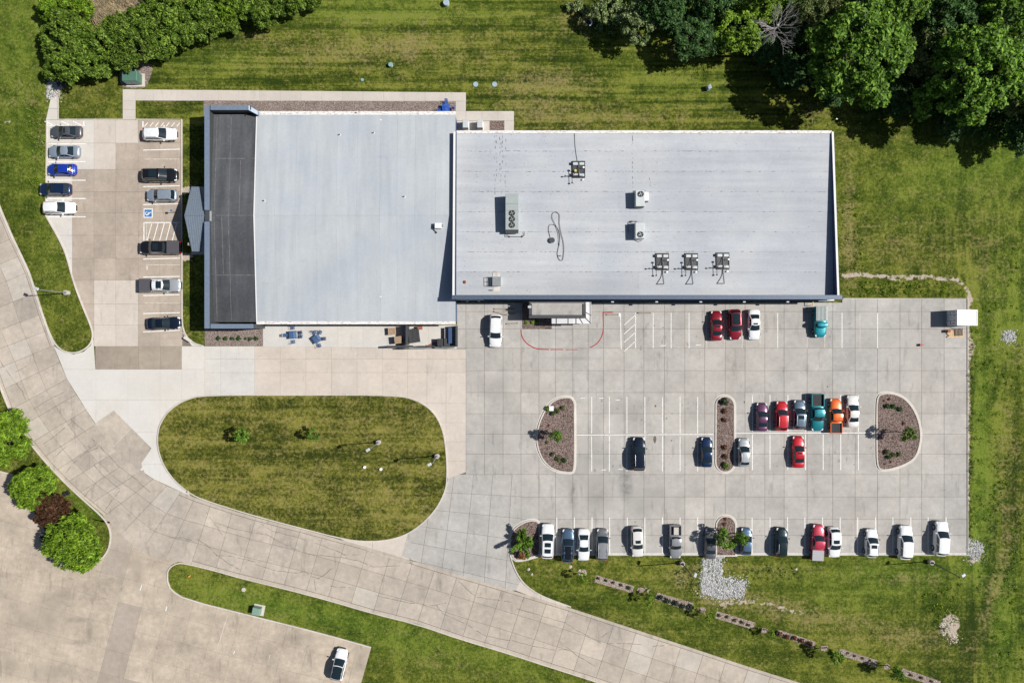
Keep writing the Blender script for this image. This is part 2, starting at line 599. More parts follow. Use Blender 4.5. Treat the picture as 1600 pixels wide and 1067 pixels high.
def make_lawn():
    x0, x1, y0, y1, st = -96, 96, -68, 68, 0.6
    nx, ny = int((x1 - x0) / st) + 1, int((y1 - y0) / st) + 1
    xs = np.linspace(x0, x1, nx); ys = np.linspace(y0, y1, ny)
    X, Y = np.meshgrid(xs, ys, indexing='ij')
    px, py = X * 10 + 800, 533.5 - Y * 10
    me = bpy.data.meshes.new('lawn')
    co = np.stack([X, Y, np.zeros_like(X)], -1).reshape(-1, 3)
    idx = np.arange(nx * ny).reshape(nx, ny)
    quads = np.stack([idx[:-1, :-1], idx[1:, :-1], idx[1:, 1:], idx[:-1, 1:]], -1).reshape(-1, 4)
    me.vertices.add(len(co)); me.vertices.foreach_set('co', co.ravel())
    me.loops.add(quads.size); me.loops.foreach_set('vertex_index', quads.ravel())
    me.polygons.add(len(quads)); me.polygons.foreach_set('loop_start', np.arange(len(quads)) * 4)
    me.update(calc_edges=True)

    def blob(cx, cy, rx, ry, a, rot=0.0):
        dx, dy = px - cx, py - cy
        c, s = math.cos(rot), math.sin(rot)
        u, v = (dx * c + dy * s) / rx, (-dx * s + dy * c) / ry
        return a * np.exp(-(u * u + v * v))

    def line(pts, w, a):
        best = np.full_like(px, 1e9)
        for (ax, ay), (bx, by) in zip(pts[:-1], pts[1:]):
            l2 = (bx - ax) ** 2 + (by - ay) ** 2
            t = np.clip(((px - ax) * (bx - ax) + (py - ay) * (by - ay)) / l2, 0, 1)
            best = np.minimum(best, np.hypot(px - ax - t * (bx - ax), py - ay - t * (by - ay)))
        return a * np.exp(-(best / w) ** 2) 

    dry = sum(blob(*b) for b in [
        (860, 125, 70, 16, .85), (830, 165, 70, 30, .6), (960, 185, 130, 22, .55), (640, 75, 200, 40, .42),
        (520, 80, 120, 20, .35), (640, 70, 12, 22, .6, .5), (1400, 385, 90, 45, .42), (1330, 400, 12, 90, .6), (1325, 300, 10, 120, .5),
        (1130, 935, 55, 18, .8), (1065, 900, 38, 18, .75), (1240, 960, 90, 20, .6, .25), (1160, 890, 70, 10, .45),
        (1420, 905, 60, 12, .45), (1390, 985, 120, 18, .45, .2), (905, 28, 35, 22, .8), (1270, 180, 25, 12, .7), (1490, 720, 8, 60, .5),
        (390, 60, 40, 10, .5), (460, 12, 30, 10, .5), (1570, 730, 18, 130, .55, .12), (1545, 400, 40, 100, .35), (1560, 900, 12, 130, .75, .28),
        (65, 215, 16, 40, .5), (20, 145, 50, 30, .25), (90, 380, 25, 60, .25), (280, 160, 40, 10, .4), (140, 155, 50, 8, .3), (1000, 985, 60, 14, .3, .3),
        (860, 890, 50, 10, .35), (1440, 1000, 80, 20, .4), (700, 1040, 60, 15, .3, .2), (300, 510, 10, 12, .4), (15, 690, 60, 60, .3)])
    lush = sum(blob(*b) for b in [
        (1560, 230, 120, 60, .9), (1450, 300, 130, 60, .6), (1580, 470, 60, 130, .8), (30, 40, 60, 80, .8), (600, 18, 220, 26, .8), (1530, 780, 14, 120, .9), (330, 95, 100, 30, .5), (1060, 130, 120, 30, .5), (30, 200, 50, 120, .6),
        (1550, 820, 40, 120, .8), (1420, 890, 140, 30, .7), (1350, 930, 150, 40, .5), (1570, 990, 40, 90, .8), (1010, 60, 90, 40, .4),
        (420, 945, 170, 25, .9, .2), (640, 1000, 140, 40, .7, .25), (90, 340, 40, 130, .6), (140, 785, 40, 40, .9), (820, 1040, 90, 25, .5, .25), (1530, 620, 25, 100, .7), (1000, 950, 150, 12, .4, .3)])
    soil = sum([
        line([(1318, 431), (1345, 429), (1400, 435), (1440, 433), (1492, 436), (1510, 449), (1518, 470)], 5.0, .74),
        line([(1514, 470), (1515, 560), (1513, 660), (1512, 800)], 3.2, .72),
        blob(1517, 543, 8, 14, .9), blob(1521, 870, 18, 20, .6), blob(1484, 972, 16, 18, .75), blob(1490, 985, 8, 20, .6),
        line([(1125, 945), (1180, 938), (1250, 958)], 8, .55), blob(1065, 905, 26, 7, .5), blob(1150, 893, 18, 4, .6), blob(88, 150, 18, 14, .6),
        blob(910, 33, 14, 8, .55), blob(295, 296, 18, 10, .8), blob(292, 402, 14, 10, .8), line([(716, 176), (806, 205)], 1, .1), blob(635, 68, 5, 14, .45, .5),
        blob(12, 190, 9, 6, .6), blob(475, 972, 6, 9, .4), blob(1012, 922, 12, 6, .55), blob(1105, 955, 14, 6, .5), blob(1195, 985, 14, 6, .5),
        blob(1290, 1012, 10, 5, .6), blob(1387, 1040, 10, 5, .6), blob(890, 893, 1, 1, .1), line([(930, 898), (1060, 925)], 3, .25)])
    stripe = np.clip((260 - py) / 60, 0, 1) * np.clip((px - 190) / 60, 0, 1) * np.clip((1420 - px) / 200, 0, 1)
    stripe = np.maximum(stripe, .35 * (py > 860) * (px > 780))
    diag = np.clip((px - 1380) / 130, 0, 1) * np.clip((py - 180) / 150, 0, 1) * .6
    diag = np.maximum(diag, .25 * np.clip((110 - px) / 60, 0, 1))
    # the mower's dark lane up the east side and the forest floor
    lane = line([(1500, 1067), (1535, 930), (1575, 800), (1600, 700)], 16, .5)
    lush = lush - lane * .9
    dark = lane * 1.3 + blob(1590, 960, 22, 200, .35, .3) + blob(1585, 830, 16, 60, .5) + blob(250, 500, 1, 1, 0)
    dark = dark + blob(1545, 1010, 30, 60, .3)
    for nm, arr in (('dark', dark), ('dry', dry), ('lush', np.clip(lush, -.8, 1)), ('soil', soil), ('stripe', stripe), ('diag', diag)):
        a = me.attributes.new(nm, 'FLOAT', 'POINT')
        a.data.foreach_set('value', arr.ravel().astype(np.float32))
    me.materials.append(M['lawn'])
    o = link('lawn', me)
    tag(o, kind='structure')


make_lawn()

# ------------------------------------------------------------------ paving: each slab its own piece
def cells_from_grid(xs, ys):
    return [[(xs[i], ys[j]), (xs[i + 1], ys[j]), (xs[i + 1], ys[j + 1]), (xs[i], ys[j + 1])]
            for j in range(len(ys) - 1) for i in range(len(xs) - 1)]


def shrink(cell, g):
    cx = sum(p[0] for p in cell) / len(cell); cy = sum(p[1] for p in cell) / len(cell)
    out = []
    n = len(cell)
    sgn = 1 if area(cell) > 0 else -1
    for i in range(n):
        a, b, c = cell[i - 1], cell[i], cell[(i + 1) % n]
        def nrm(p, q):
            dx, dy = q[0] - p[0], q[1] - p[1]; l = math.hypot(dx, dy) or 1
            return (-dy / l * sgn, dx / l * sgn)
        n1, n2 = nrm(a, b), nrm(b, c)
        bx, by = n1[0] + n2[0], n1[1] + n2[1]
        k = 1 + n1[0] * n2[0] + n1[1] * n2[1]
        k = max(k, .3)
        out.append((b[0] + bx / k * g, b[1] + by / k * g))
    return out


def paving(name, region, cells, mat, top=.03, gap=.24, limit=296, hidden=(), sub=True, piece='concrete_slab'):
    """sub-base sheet (structure) with slabs as its parts; mat is a material or a function of the slab centre (px)"""
    if sub:
        s = MB(); s.prism(PL(region), top - .060, top - .022)
        root = s.build(name, M['joint'])
    else:
        root = bpy.data.objects.new(name, None); COL.objects.link(root)
    tag(root, kind='structure')
    pieces = []
    for c in cells:
        q = clip(region, shrink(c, gap))
        if len(q) < 3 or abs(area(q)) < 6: continue
        cx = sum(p[0] for p in c) / len(c); cy = sum(p[1] for p in c) / len(c)
        if any(all(inside(p, h) for p in q) for h in hidden): continue
        pieces.append((abs(area(q)), q, (cx, cy)))
    pieces.sort(key=lambda t: -t[0])
    rest = {}
    for k, (ar, q, cc) in enumerate(pieces):
        m = mat(cc) if callable(mat) else mat
        dz = random.uniform(-.003, .003)
        w = PL(q)
        if area(w) < 0: w = w[::-1]
        if k < limit:
            ox, oy = P(*cc)
            b = MB(); b.prism([(x - ox, y - oy) for x, y in w], -.05, dz)
            b.build(piece, m, root, loc=(ox, oy, top))
        else:
            rest.setdefault(m.name, (m, MB()))[1].prism(w, top - .05, top + dz)
    for m, b in rest.values():
        o = b.build(piece, m, root); o['kind'] = 'stuff'
    return root


# islands, used as holes too
ISL_C = chaikin([(320, 617), (470, 617), (620, 617), (652, 625), (677, 642), (691, 667), (697, 700), (699, 740), (697, 765), (682, 795), (660, 818),
                 (637, 834), (610, 843), (575, 846), (538, 842), (470, 824.5), (400, 806), (330, 784.5), (300, 773), (274, 752),
                 (257, 729), (248, 705), (246, 684), (250, 662), (265, 640), (290, 624)], 2, True)
ISL_W = chaikin([(897, 622), (880, 620), (862, 627), (847, 648), (838, 678), (840, 700), (850, 722), (868, 735), (890, 738), (897, 736),
                 (897.5, 700), (897.5, 650)], 2, True)
ISL_M = [(1132.5 + 14.5 * math.cos(a), (634 if a > math.pi else 722) + 15 * math.sin(a)) for a in [math.pi + math.pi * k / 12 for k in range(13)]] + \
        [(1132.5 + 14.5 * math.cos(a), 722 + 15 * math.sin(a)) for a in [math.pi * k / 12 for k in range(13)]]
ISL_E = chaikin([(1370, 622), (1376, 615), (1392, 614), (1412, 621), (1428, 640), (1437, 665), (1438, 690), (1430, 715), (1412, 726),
                 (1390, 733), (1376, 734), (1370, 727), (1369.5, 690), (1369.5, 650)], 2, True)
ISL_S = [(1134 + 15 * math.cos(a), 821 + 15 * math.sin(a)) for a in [math.pi + math.pi * k / 12 for k in range(13)]] + [(1149, 867), (1119, 867)]
ISL_SW = chaikin([(842, 818), (838, 813), (826, 813), (812, 819), (801, 829), (796, 843), (798, 860), (804, 874), (815, 874), (838, 868), (843, 866), (843, 840)], 1, True)

LOT = [(714, 473), (1316, 473), (1316, 467), (1511, 467), (1511, 866), (797, 866), (797, 850), (814, 815), (814, 741), (728, 741), (728, 545), (714, 545)]
LX = [714, 728, 757, 786, 814, 842, 868, 895, 919, 943, 975, 1006, 1038, 1070, 1101, 1133, 1164, 1195, 1225, 1261, 1301, 1336, 1371, 1406, 1440, 1475, 1511]
LY = [467, 487, 514, 544, 579, 613, 646, 678, 709, 741, 776, 811, 836, 866]
lot = paving('parking_lot', LOT, cells_from_grid(LX, LY), M['lot'], top=.030, hidden=(ISL_W, ISL_M, ISL_E))

ARM = [(700, 748), (728, 737), (728, 741), (814, 741), (814, 815), (797, 850), (797, 866), (803, 886), (814, 906), (806, 922), (790, 922), (700, 898), (628, 868), (637, 834),
       (660, 818), (682, 794), (697, 764)]
acells = []
for j in range(6):
    for i in range(9):
        def q(u, v):
            # a grid that swings from the lot's joints to the road's direction
            x = 620 + 30 * u; y = 741 + 32 * v
            k = max(0, min(1, v / 5.0))
            return (x + (u - 4) * 3 * k - 16 * k, y + (u - 5) * 7.5 * k)
        acells.append([q(i, j), q(i + 1, j), q(i + 1, j + 1), q(i, j + 1)])
paving('driveway', ARM, acells, M['lot'], top=.034)

EDR = [(320, 541), (415, 541), (713, 545.5), (728, 545.5), (728, 737), (700, 748), (690, 700), (660, 640), (610, 630), (320, 630)]
paving('entry_drive', EDR, cells_from_grid([320, 345, 398, 438, 478, 518, 558, 598, 637, 667, 697, 728], [540, 561, 582, 630, 660, 690, 720, 749]),
       lambda c: M['lot_new'] if c[0] < 400 else (M['lot_pink'] if c[0] > 560 or c[1] < 575 else M['lot_pink']), top=.030, gap=.12)
paving('drive_flare', [(528, 839), (575, 845), (612, 842), (637, 834), (645, 881), (600, 868), (556, 854)], [[(525, 830), (582, 830), (582, 880), (525, 880)], [(582, 830), (640, 830), (640, 880), (582, 880)]],
       M['lot_pink'], top=.030)
paving('drive_flare', [(814, 906), (827, 918), (848, 931), (892, 947), (870, 947), (806, 922)], [[(800, 900), (845, 900), (845, 960), (800, 960)], [(845, 900), (895, 900), (895, 960), (845, 960)]],
       M['lot_pink'], top=.030)

JN = [(84, 540), (92, 546), (101, 550.5), (115, 553.5), (131, 549.5), (142, 540), (146, 530), (149, 577), (284, 577), (284, 541), (320, 541), (320, 625), (300, 640), (270, 660), (262, 700), (275, 740), (300, 778), (283, 768), (240, 748),
      (200, 722), (165, 685), (135, 640), (105, 592)]
paving('drive_junction', JN, cells_from_grid([60, 150, 200, 250, 284, 320], [530, 577, 625, 675, 725, 790]), M['lot_white'], top=.026, gap=.10)
paving('brown_slabs', [(149, 541), (284.5, 541), (284.5, 577), (149, 577)], cells_from_grid([149, 183, 217, 251, 284.5], [540, 577]), M['lot_brown'], top=.032, gap=.2)
WL = [(73, 188), (284, 188), (284.5, 500), (288, 520), (297, 534), (318, 541), (147, 541), (146, 524), (143, 509), (130, 480), (115, 440), (105, 401), (95, 377), (72, 337)]


def wl_mat(c):
    x, y = c
    if x < 113 or (x < 147 and y < 265): return M['lot_new']
    if (x < 213 and y < 224) or (x < 181 and y < 265): return M['lot_pink'] if x > 147 else M['lot_new']
    if x < 216 and y > 438 and x > 147: return M['lot_pink']
    return M['lot_tan']


paving('west_parking_lot', WL, cells_from_grid([72, 113, 147, 181, 216, 250, 285], [187, 224, 265, 300, 333, 368, 404, 438, 475, 508, 541]), wl_mat, top=.030, gap=.16)
paving('concrete_apron', [(80, 152), (90, 152), (91, 187.5), (72, 187.5)], [[(70, 150), (92, 150), (92, 170), (70, 170)], [(70, 170), (92, 170), (92, 188), (70, 188)]], M['lot_new'], top=.03)

# the road: kerbside gutters and three rows of slabs that follow its bend
RN = [(-45, 215), (-10, 300), (20, 372), (45, 425), (66, 490), (84, 540), (105, 592), (135, 640), (165, 685), (200, 722), (240, 748), (283, 768), (330, 786), (400, 808), (470, 826),
      (540, 845), (610, 865), (680, 887), (750, 907), (820, 928), (890, 949), (960, 972), (1030, 995), (1100, 1018), (1170, 1041), (1240, 1063), (1310, 1086)]
RS = [(-140, 270), (-105, 350), (-75, 415), (-52, 465), (-32, 528), (-8, 578), (15, 641), (48, 692), (86, 736), (122, 771), (163, 806), (220, 862), (299, 881), (373, 901), (443, 918),
      (512, 936), (583, 957), (652, 974), (722, 998), (790, 1018), (860, 1041), (930, 1063), (1000, 1087), (1070, 1110), (1140, 1133), (1210, 1155), (1280, 1178)]


def catmull(pts, k):
    out = []
    n = len(pts)
    for i in range(n - 1):
        p0, p1, p2, p3 = pts[max(i - 1, 0)], pts[i], pts[i + 1], pts[min(i + 2, n - 1)]
        for j in range(k):
            t = j / k
            out.append(tuple(0.5 * (2 * p1[a] + (p2[a] - p0[a]) * t + (2 * p0[a] - 5 * p1[a] + 4 * p2[a] - p3[a]) * t * t + (3 * p1[a] - p0[a] - 3 * p2[a] + p3[a]) * t ** 3) for a in (0, 1)))
    out.append(pts[-1])
    return out


RNf, RSf = catmull(RN, 2), catmull(RS, 2)
lerp = lambda a, b, t: (a[0] + (b[0] - a[0]) * t, a[1] + (b[1] - a[1]) * t)
ROAD = RNf + RSf[::-1]
rcells, gcells = [], []
fr = [.055, .36, .66, .945]
for i in range(len(RNf) - 1):
    fr = [0.0 if 10 <= i < 22 else .055, .36, .66, 1.0 if 20 <= i < 24 else .945]
    for a, b in zip(fr[:-1], fr[1:]):
        rcells.append([lerp(RNf[i], RSf[i], a), lerp(RNf[i + 1], RSf[i + 1], a), lerp(RNf[i + 1], RSf[i + 1], b), lerp(RNf[i], RSf[i], b)])


def road_mat(c):
    if abs(c[0] - 562) < 22 and abs(c[1] - 927) < 16: return M['road_new']
    if abs(c[0] - 1004) < 14: return M['road_new']
    if 1010 < c[0] < 1150 and c[1] < 1045: return M['road_new'] if random.random() < .5 else M['road']
    if random.random() < .04: return M['road_new']
    if c[0] < 70 and random.random() < .15: return M['road_new']
    return M['road']


# only the slabs the photo shows; beyond the frame they run on
road = paving('road', ROAD, rcells, road_mat, top=.038, gap=.25)
for side, a, b in (('n', 0.0, .05), ('s', .95, 1.0)):
    s = MB()
    for i in range(len(RNf) - 1):
        if side == 's' and 20 <= i < 24: continue
        if side == 'n' and 10 <= i < 22: continue
        c = shrink([lerp(RNf[i], RSf[i], a), lerp(RNf[i + 1], RSf[i + 1], a), lerp(RNf[i + 1], RSf[i + 1], b), lerp(RNf[i], RSf[i], b)], .12)
        w = PL(c)
        if area(w) < 0: w = w[::-1]
        s.prism(w, -.01, .040)
    s.build('gutter', M['gutter'], road)
notch = paving('road_widening', [(155, 657), (178, 641), (237, 700), (221, 724), (230, 748), (190, 734), (152, 698), (140, 672)],
               [[(130, 672), (178, 636), (207, 667), (165, 712)], [(165, 712), (207, 667), (242, 702), (215, 740), (195, 745)], [(195, 745), (213, 738), (224, 722), (245, 745), (235, 760)]], M['road'], top=.034)

SL = [(-60, 720), (0, 735), (20, 742), (60, 800), (80, 860), (120, 888), (150, 880), (168, 862), (174, 840), (171, 822), (160, 803), (225, 850), (290, 872), (268, 882), (261, 895), (262, 905), (268, 920), (290, 935), (400, 963), (500, 988), (580, 1011),
      (552, 1110), (-60, 1110)]
scells = []
ux, uy = math.cos(math.radians(14.5)), math.sin(math.radians(14.5))
for j in range(-4, 14):
    for i in range(-8, 18):
        def q(u, v): return (148 + (u * ux - v * uy) * 38, 930 + (u * uy + v * ux) * 38)
        scells.append([q(i, j), q(i + 1, j), q(i + 1, j + 1), q(i, j + 1)])
DK = [(183, 930), (240, 945), (216, 1042), (214, 1100), (130, 1100), (146, 1060)]
DK2 = [(178, 835), (205, 828), (225, 850), (196, 902), (168, 893)]
paving('south_parking_lot', SL, scells, lambda c: M['south_dark'] if inside(c, DK) or inside(c, DK2) else M['south'], top=.030, gap=.10)

# sidewalks, patio, pads
paving('sidewalk', [(192, 140), (728, 145), (728, 159), (212, 157.5), (212, 187.5), (192, 187.5)], cells_from_grid([191] + [212 + 32.3 * k for k in range(17)], [139, 158, 172, 188]), M['walk'], top=.034, gap=.1)
paving('sidewalk', [(712, 159), (728, 159), (728, 174), (803, 174), (803, 206), (788, 206), (788, 189), (712, 189)], cells_from_grid([711, 728, 753, 778, 804], [159, 174, 189, 207]), M['walk'], top=.034, gap=.1)
paving('equipment_pad', [(712, 189.4), (765, 189.4), (765, 210), (712, 210)], [[(711, 188), (738, 188), (738, 211), (711, 211)], [(738, 188), (766, 188), (766, 211), (738, 211)]], M['walk'], top=.06, gap=.1)
paving('patio', [(411, 508), (714, 508), (714, 545), (411, 541)], cells_from_grid([411, 450, 489, 528, 567, 605, 637, 670, 714], [508, 546]), M['lot_new'], top=.034, gap=.08)
paving('gutter_pan', [(284.8, 519), (289, 519), (298, 533), (319, 540.5), (300, 540.6)], [[(280, 515), (320, 515), (320, 545), (280, 545)]], M['lot_white'], top=.028)

# ------------------------------------------------------------------ kerbs
def kerb(px_pts, w=.16, h=.15, closed=False, smooth=1, m='kerb'):
    pts = px_pts if smooth == 0 else chaikin(px_pts, smooth, closed)
    s = MB(); ribbon(s, PL(pts), w, -.02, h, closed)
    o = s.build('kerb', M[m]); tag(o, kind='structure')
    return o


kerb(RNf[:11], .30, .13, smooth=0)
kerb([(62, 480), (78, 522), (88, 540), (100, 549), (115, 552), (130, 548), (142, 538), (146, 525), (143, 510), (130, 480), (115, 440), (105, 401), (95, 377), (72, 337)], .2, .15, smooth=2)
kerb([(72, 337), (73.5, 188)], .16, .13, smooth=0)
kerb([(91, 153), (91.5, 187.3), (191.5, 187.3)], .16, .14, smooth=0)
kerb([(213, 187.3), (284.3, 187.3), (284.8, 500), (286, 511), (288.5, 519), (292.5, 526.5), (298, 532), (306, 537), (318, 540.5)], .17, .15, smooth=0)
kerb([(1317, 466.6), (1511.5, 466.6), (1511.6, 866.6), (1149.5, 866.6)], .14, .13, smooth=0)
kerb([(1118.5, 866.6), (844, 866.6)], .14, .13, smooth=0)
kerb([(797, 866), (803, 886), (814, 906), (827, 918.5), (848, 931.5), (892, 947.5)], .17, .15, smooth=2)
kerb([(262, 900), (262, 893), (267, 885), (278, 879), (292, 880), (335, 890.5), (373, 901.5), (443, 918.5), (512, 936.5), (583, 957.5), (652, 974.5), (722, 998.5), (790, 1018.5), (860, 1041.5), (930, 1063.5), (1000, 1088)], .17, .15, smooth=1)
kerb([(262, 900), (262, 908), (267, 921), (290, 935.5), (400, 963), (500, 988), (580, 1010.5)], .17, .15, smooth=1)
kerb([(-52, 465), (-32, 530), (-8, 580), (15, 643), (48, 694), (86, 738), (122, 773), (160, 806), (171, 822), (174, 840), (169, 862), (152, 880), (128, 888)], .2, .15, smooth=2)
kerb([(0, 736), (20, 741)], .16, .12, smooth=0)

# planted grass island in the loop drive
s = MB(); s.prism(PL(ISL_C)[::-1], -.02, .09)
isl = s.build('central_island', M['lawn_island']); tag(isl, kind='structure')
s = MB(); ribbon(s, PL(ISL_C), .17, -.02, .15, True)
s.build('kerb', M['kerb'], isl)
s = MB(); ribbon(s, PL([p for p in offset_line(ISL_C, 2.3, True)]), .22, -.02, .045, True)
s.build('gutter', M['kerb'], isl)


def pebbles(mb, poly, n, r0, r1, z, rng):
    x0 = min(p[0] for p in poly); x1 = max(p[0] for p in poly); y0 = min(p[1] for p in poly); y1 = max(p[1] for p in poly)
    k = 0; tries = 0
    while k < n and tries < n * 6:
        tries += 1
        p = (rng.uniform(x0, x1), rng.uniform(y0, y1))
        if not inside(p, poly): continue
        k += 1
        stone(mb, p[0], p[1], z, rng.uniform(r0, r1), rng)


def stone(mb, x, y, z, r, rng):
    a = rng.uniform(0, 6.28)
    ring = [(x + r * rng.uniform(.7, 1.2) * math.cos(a + k * 1.2566), y + r * rng.uniform(.6, 1.1) * math.sin(a + k * 1.2566), z + r * rng.uniform(.0, .3)) for k in range(5)]
    top = (x + r * rng.uniform(-.3, .3), y + r * rng.uniform(-.3, .3), z + r * rng.uniform(.5, .9))
    mb.add(ring + [top], [(k, (k + 1) % 5, 5) for k in range(5)])


rs = random.Random(3)


def planting_island(poly, n=260):
    s = MB(); s.prism(PL(poly) if area(PL(poly)) > 0 else PL(poly)[::-1], -.02, .10)
    o = s.build('gravel_island', M['lava']); tag(o, kind='structure')
    s = MB(); ribbon(s, PL(poly), .20, -.02, .16, True)
    s.build('kerb', M['kerb'], o)
    s = MB(); sg = 1 if area(poly) > 0 else -1
    ribbon(s, PL(offset_line(poly, -2.2 * sg, True)), .24, -.02, .038, True)
    s.build('gutter', M['lot_new'], o)
    s = MB(); pebbles(s, PL(offset_line(poly, 2.2 * sg, True)), int(n * 1.2), .03, .075, .098, rs)
    b = s.build('gravel', M['pebble'], o); b['kind'] = 'stuff'
    return o


planting_island(ISL_W, 900); planting_island(ISL_M, 400); planting_island(ISL_E, 900); planting_island(ISL_S, 180); planting_island(ISL_SW, 300)


def gravel_bed(px_poly, mat='lava', n=300, top=.05, pm='pebble'):
    w = PL(px_poly)
    if area(w) < 0: w = w[::-1]
    s = MB(); s.prism(w, -.02, top)
    o = s.build('gravel_bed', M[mat]); tag(o, kind='structure')
    s = MB(); pebbles(s, w, n, .03, .075, top - .002, rs)
    b = s.build('gravel', M[pm], o); b['kind'] = 'stuff'
    return o


gravel_bed([(318, 157.5), (711.5, 159.3), (711.5, 186), (318, 186)], 'lava_pale', 2400)
gravel_bed([(320, 512), (411, 512), (411, 540.5), (320, 540.5)], 'lava_pale', 800)
gravel_bed([(765.5, 189.5), (787.5, 189.5), (787.5, 210), (765.5, 210)], 'lava', 160)
gravel_bed(chaikin([(190, 139), (186, 118), (190, 105), (202, 98), (214, 94), (230, 97), (239, 105), (236, 118), (231, 131), (226, 139)], 2, True), 'lava_pale', 500, .03)
gravel_bed([(816, 470), (862, 470), (862, 514), (816, 514)], 'lava', 240, .06)
STRIPS = [[(931, 898), (991, 915), (988, 926), (929, 909)], [(1027, 925), (1084, 942), (1079, 955), (1023, 936)], [(1120, 954), (1180, 972), (1177, 983), (1117, 965)],
          [(1216, 983), (1274, 1002), (1271, 1012), (1212, 991)], [(1312, 1012), (1371, 1031), (1368, 1041), (1309, 1022)], [(1410, 1043), (1470, 1064), (1466, 1074), (1407, 1053)]]
for px, py in ((1001, 921), (1097, 952), (1194, 985), (1288, 1012), (1386, 1041), (911, 896)): gravel_bed([(px + rs.uniform(4.5, 7) * math.cos(a), py + rs.uniform(3.5, 5.5) * math.sin(a)) for a in [k * .785 for k in range(8)]], 'strip', 40, .03, pm='pebble_pale')
for q in STRIPS: gravel_bed(q, 'strip', 220, .03, pm='pebble_pale')


def rocks(name, px_poly, n, mat, r0=.07, r1=.20):
    s = MB()
    w = PL(px_poly)
    # ragged edge: stones thin out and stray into the grass
    cx = sum(p[0] for p in w) / len(w); cy = sum(p[1] for p in w) / len(w)
    pebbles(s, w, n, r0, r1, .0, rs)
    for _ in range(n // 4):
        i = rs.randrange(len(w)); a, b = w[i], w[(i + 1) % len(w)]; t = rs.random()
        stone(s, a[0] + (b[0] - a[0]) * t + rs.gauss(0, .35), a[1] + (b[1] - a[1]) * t + rs.gauss(0, .35), 0, rs.uniform(r0 * .8, r1 * .8), rs)
    o = s.build(name, M[mat]); o['kind'] = 'stuff'
    tag(o)
    return o


rocks('riprap_rock', [(1098, 869), (1127, 869), (1129, 904), (1141, 904), (1152, 910), (1164, 907), (1162, 921), (1157, 934), (1143, 931), (1128, 937), (1110, 929), (1096, 927), (1095, 912), (1098, 900)], 1900, 'rock')
rocks('riprap_rock', chaikin([(1509, 848), (1528, 843), (1537, 852), (1533, 868), (1522, 876), (1511, 870)], 1, True), 260, 'rock')
rocks('riprap_rock', chaikin([(1564, 517), (1586, 516), (1588, 532), (1567, 535)], 1, True), 210, 'rock')
rocks('riprap_rock', chaikin([(72, 131), (84, 127), (98, 132), (92, 146), (86, 154), (74, 156)], 1, True), 210, 'rock')
rocks('riprap_rock', chaikin([(1467, 972), (1488, 965), (1484, 990), (1470, 992)], 1, True), 130, 'rock_tan', .1, .2)
rocks('rubble_rock', [(1487, 992), (1500, 992), (1494, 1005), (1484, 1003)], 26, 'rock_tan')

# ------------------------------------------------------------------ painted markings
Z = .030


def line(a, b, w=.11, m='paint', parent=lot, z=None):
    (x0, y0), (x1, y1) = P(*a), P(*b)
    l = math.hypot(x1 - x0, y1 - y0)
    s = MB(); s.box((0, 0, 0), (l, w, .008))
    o = s.build('painted_line', M[m], parent, loc=((x0 + x1) / 2, (y0 + y1) / 2, (Z if z is None else z) + .004))
    o.rotation_euler = (0, 0, math.atan2(y1 - y0, x1 - x0))
    return o


for x in (1020.5, 1048.5, 1076.5, 1104, 1131.5, 1159.5, 1187.5, 1215, 1261, 1288.5, 1315.5, 1343.5, 1371):
    line((x, 489), (x, 544), .10, 'paint' if x in (1020.5, 1048.5, 1076.5, 1215, 1315.5, 1371) else 'paint_old')
line((969.5, 490), (970.5, 545)); line((993, 489), (993, 544))
for y in (492, 506, 519, 533): line((993, y), (975, y + 16), .09)
line((968, 489), (968, 495), .2)
for x in (924.5, 952, 979.5, 1007.5, 1035, 1062.5, 1090): line((x, 620), (x, 677)); line((x, 681), (x, 736))
line((898.5, 679.3), (1117, 678.3)); line((1148.5, 677), (1369, 676))
for x in (1175.5, 1203, 1231, 1258.5, 1286, 1313.5, 1341): line((x, 617), (x, 674.3)); line((x, 678.5), (x, 734))
for x in (870, 897.5, 925, 952.5, 980, 1007.5, 1035, 1062.5, 1090, 1175, 1203, 1230.5, 1257.5, 1285, 1312.5, 1340, 1368, 1395, 1423, 1450, 1478): line((x, 808), (x, 864))
line((844, 864.8), (1117, 864.8), .12); line((1150, 864.8), (1510, 864.8), .12)
for a in ((907, 622), (936, 622), (962, 625), (940, 734), (966, 733)): line(a, (a[0] + 7, a[1] - .4), .09)
for a in ((1032, 540), (1087, 539), (1059, 543)): line(a, (a[0] + 8, a[1]), .09, 'paint' if a[0] != 1059 else 'paint_old')
wl = bpy.data.objects['west_parking_lot']
for y in (225, 253, 282, 310.5, 339): line((76, y), (134, y), .15, 'paint', wl)
line((131, 190), (131, 196), .18, 'paint', wl); line((76, 196.5), (133, 196.5), .13, 'paint', wl)
for x in (80, 106, 124): line((x - 10, 190), (x + 4, 196), .16, 'paint', wl)
for (y, a) in ((235, 1.5), (292, 1.5), (320, 1.5), (348, 0), (405, 1.5), (433, 1), (462, 1.5), (490, 1.5), (518.5, 2.5)): line((224, y), (281, y - a), .14, 'paint', wl)
line((223.5, 190), (223.5, 199), .18, 'paint', wl)
for k in range(7): line((226 + 8.4 * k, 198), (231 + 8.4 * k, 192), .12, 'paint', wl)
for y in (249, 307, 474): line((226, y), (281, y), .12, 'paint_old', wl)
line((229, 414), (281, 414), .12, 'paint_old', wl); line((230, 415), (230, 422), .25, 'paint_old', wl)
line((225, 348), (225, 376), .16, 'paint', wl); line((229, 349), (229, 376), .12, 'paint_old', wl)
for k in range(5): line((237.5 + 9.7 * k, 349), (230 + 9.8 * k, 376), .12, 'paint', wl)
sl = bpy.data.objects['south_parking_lot']
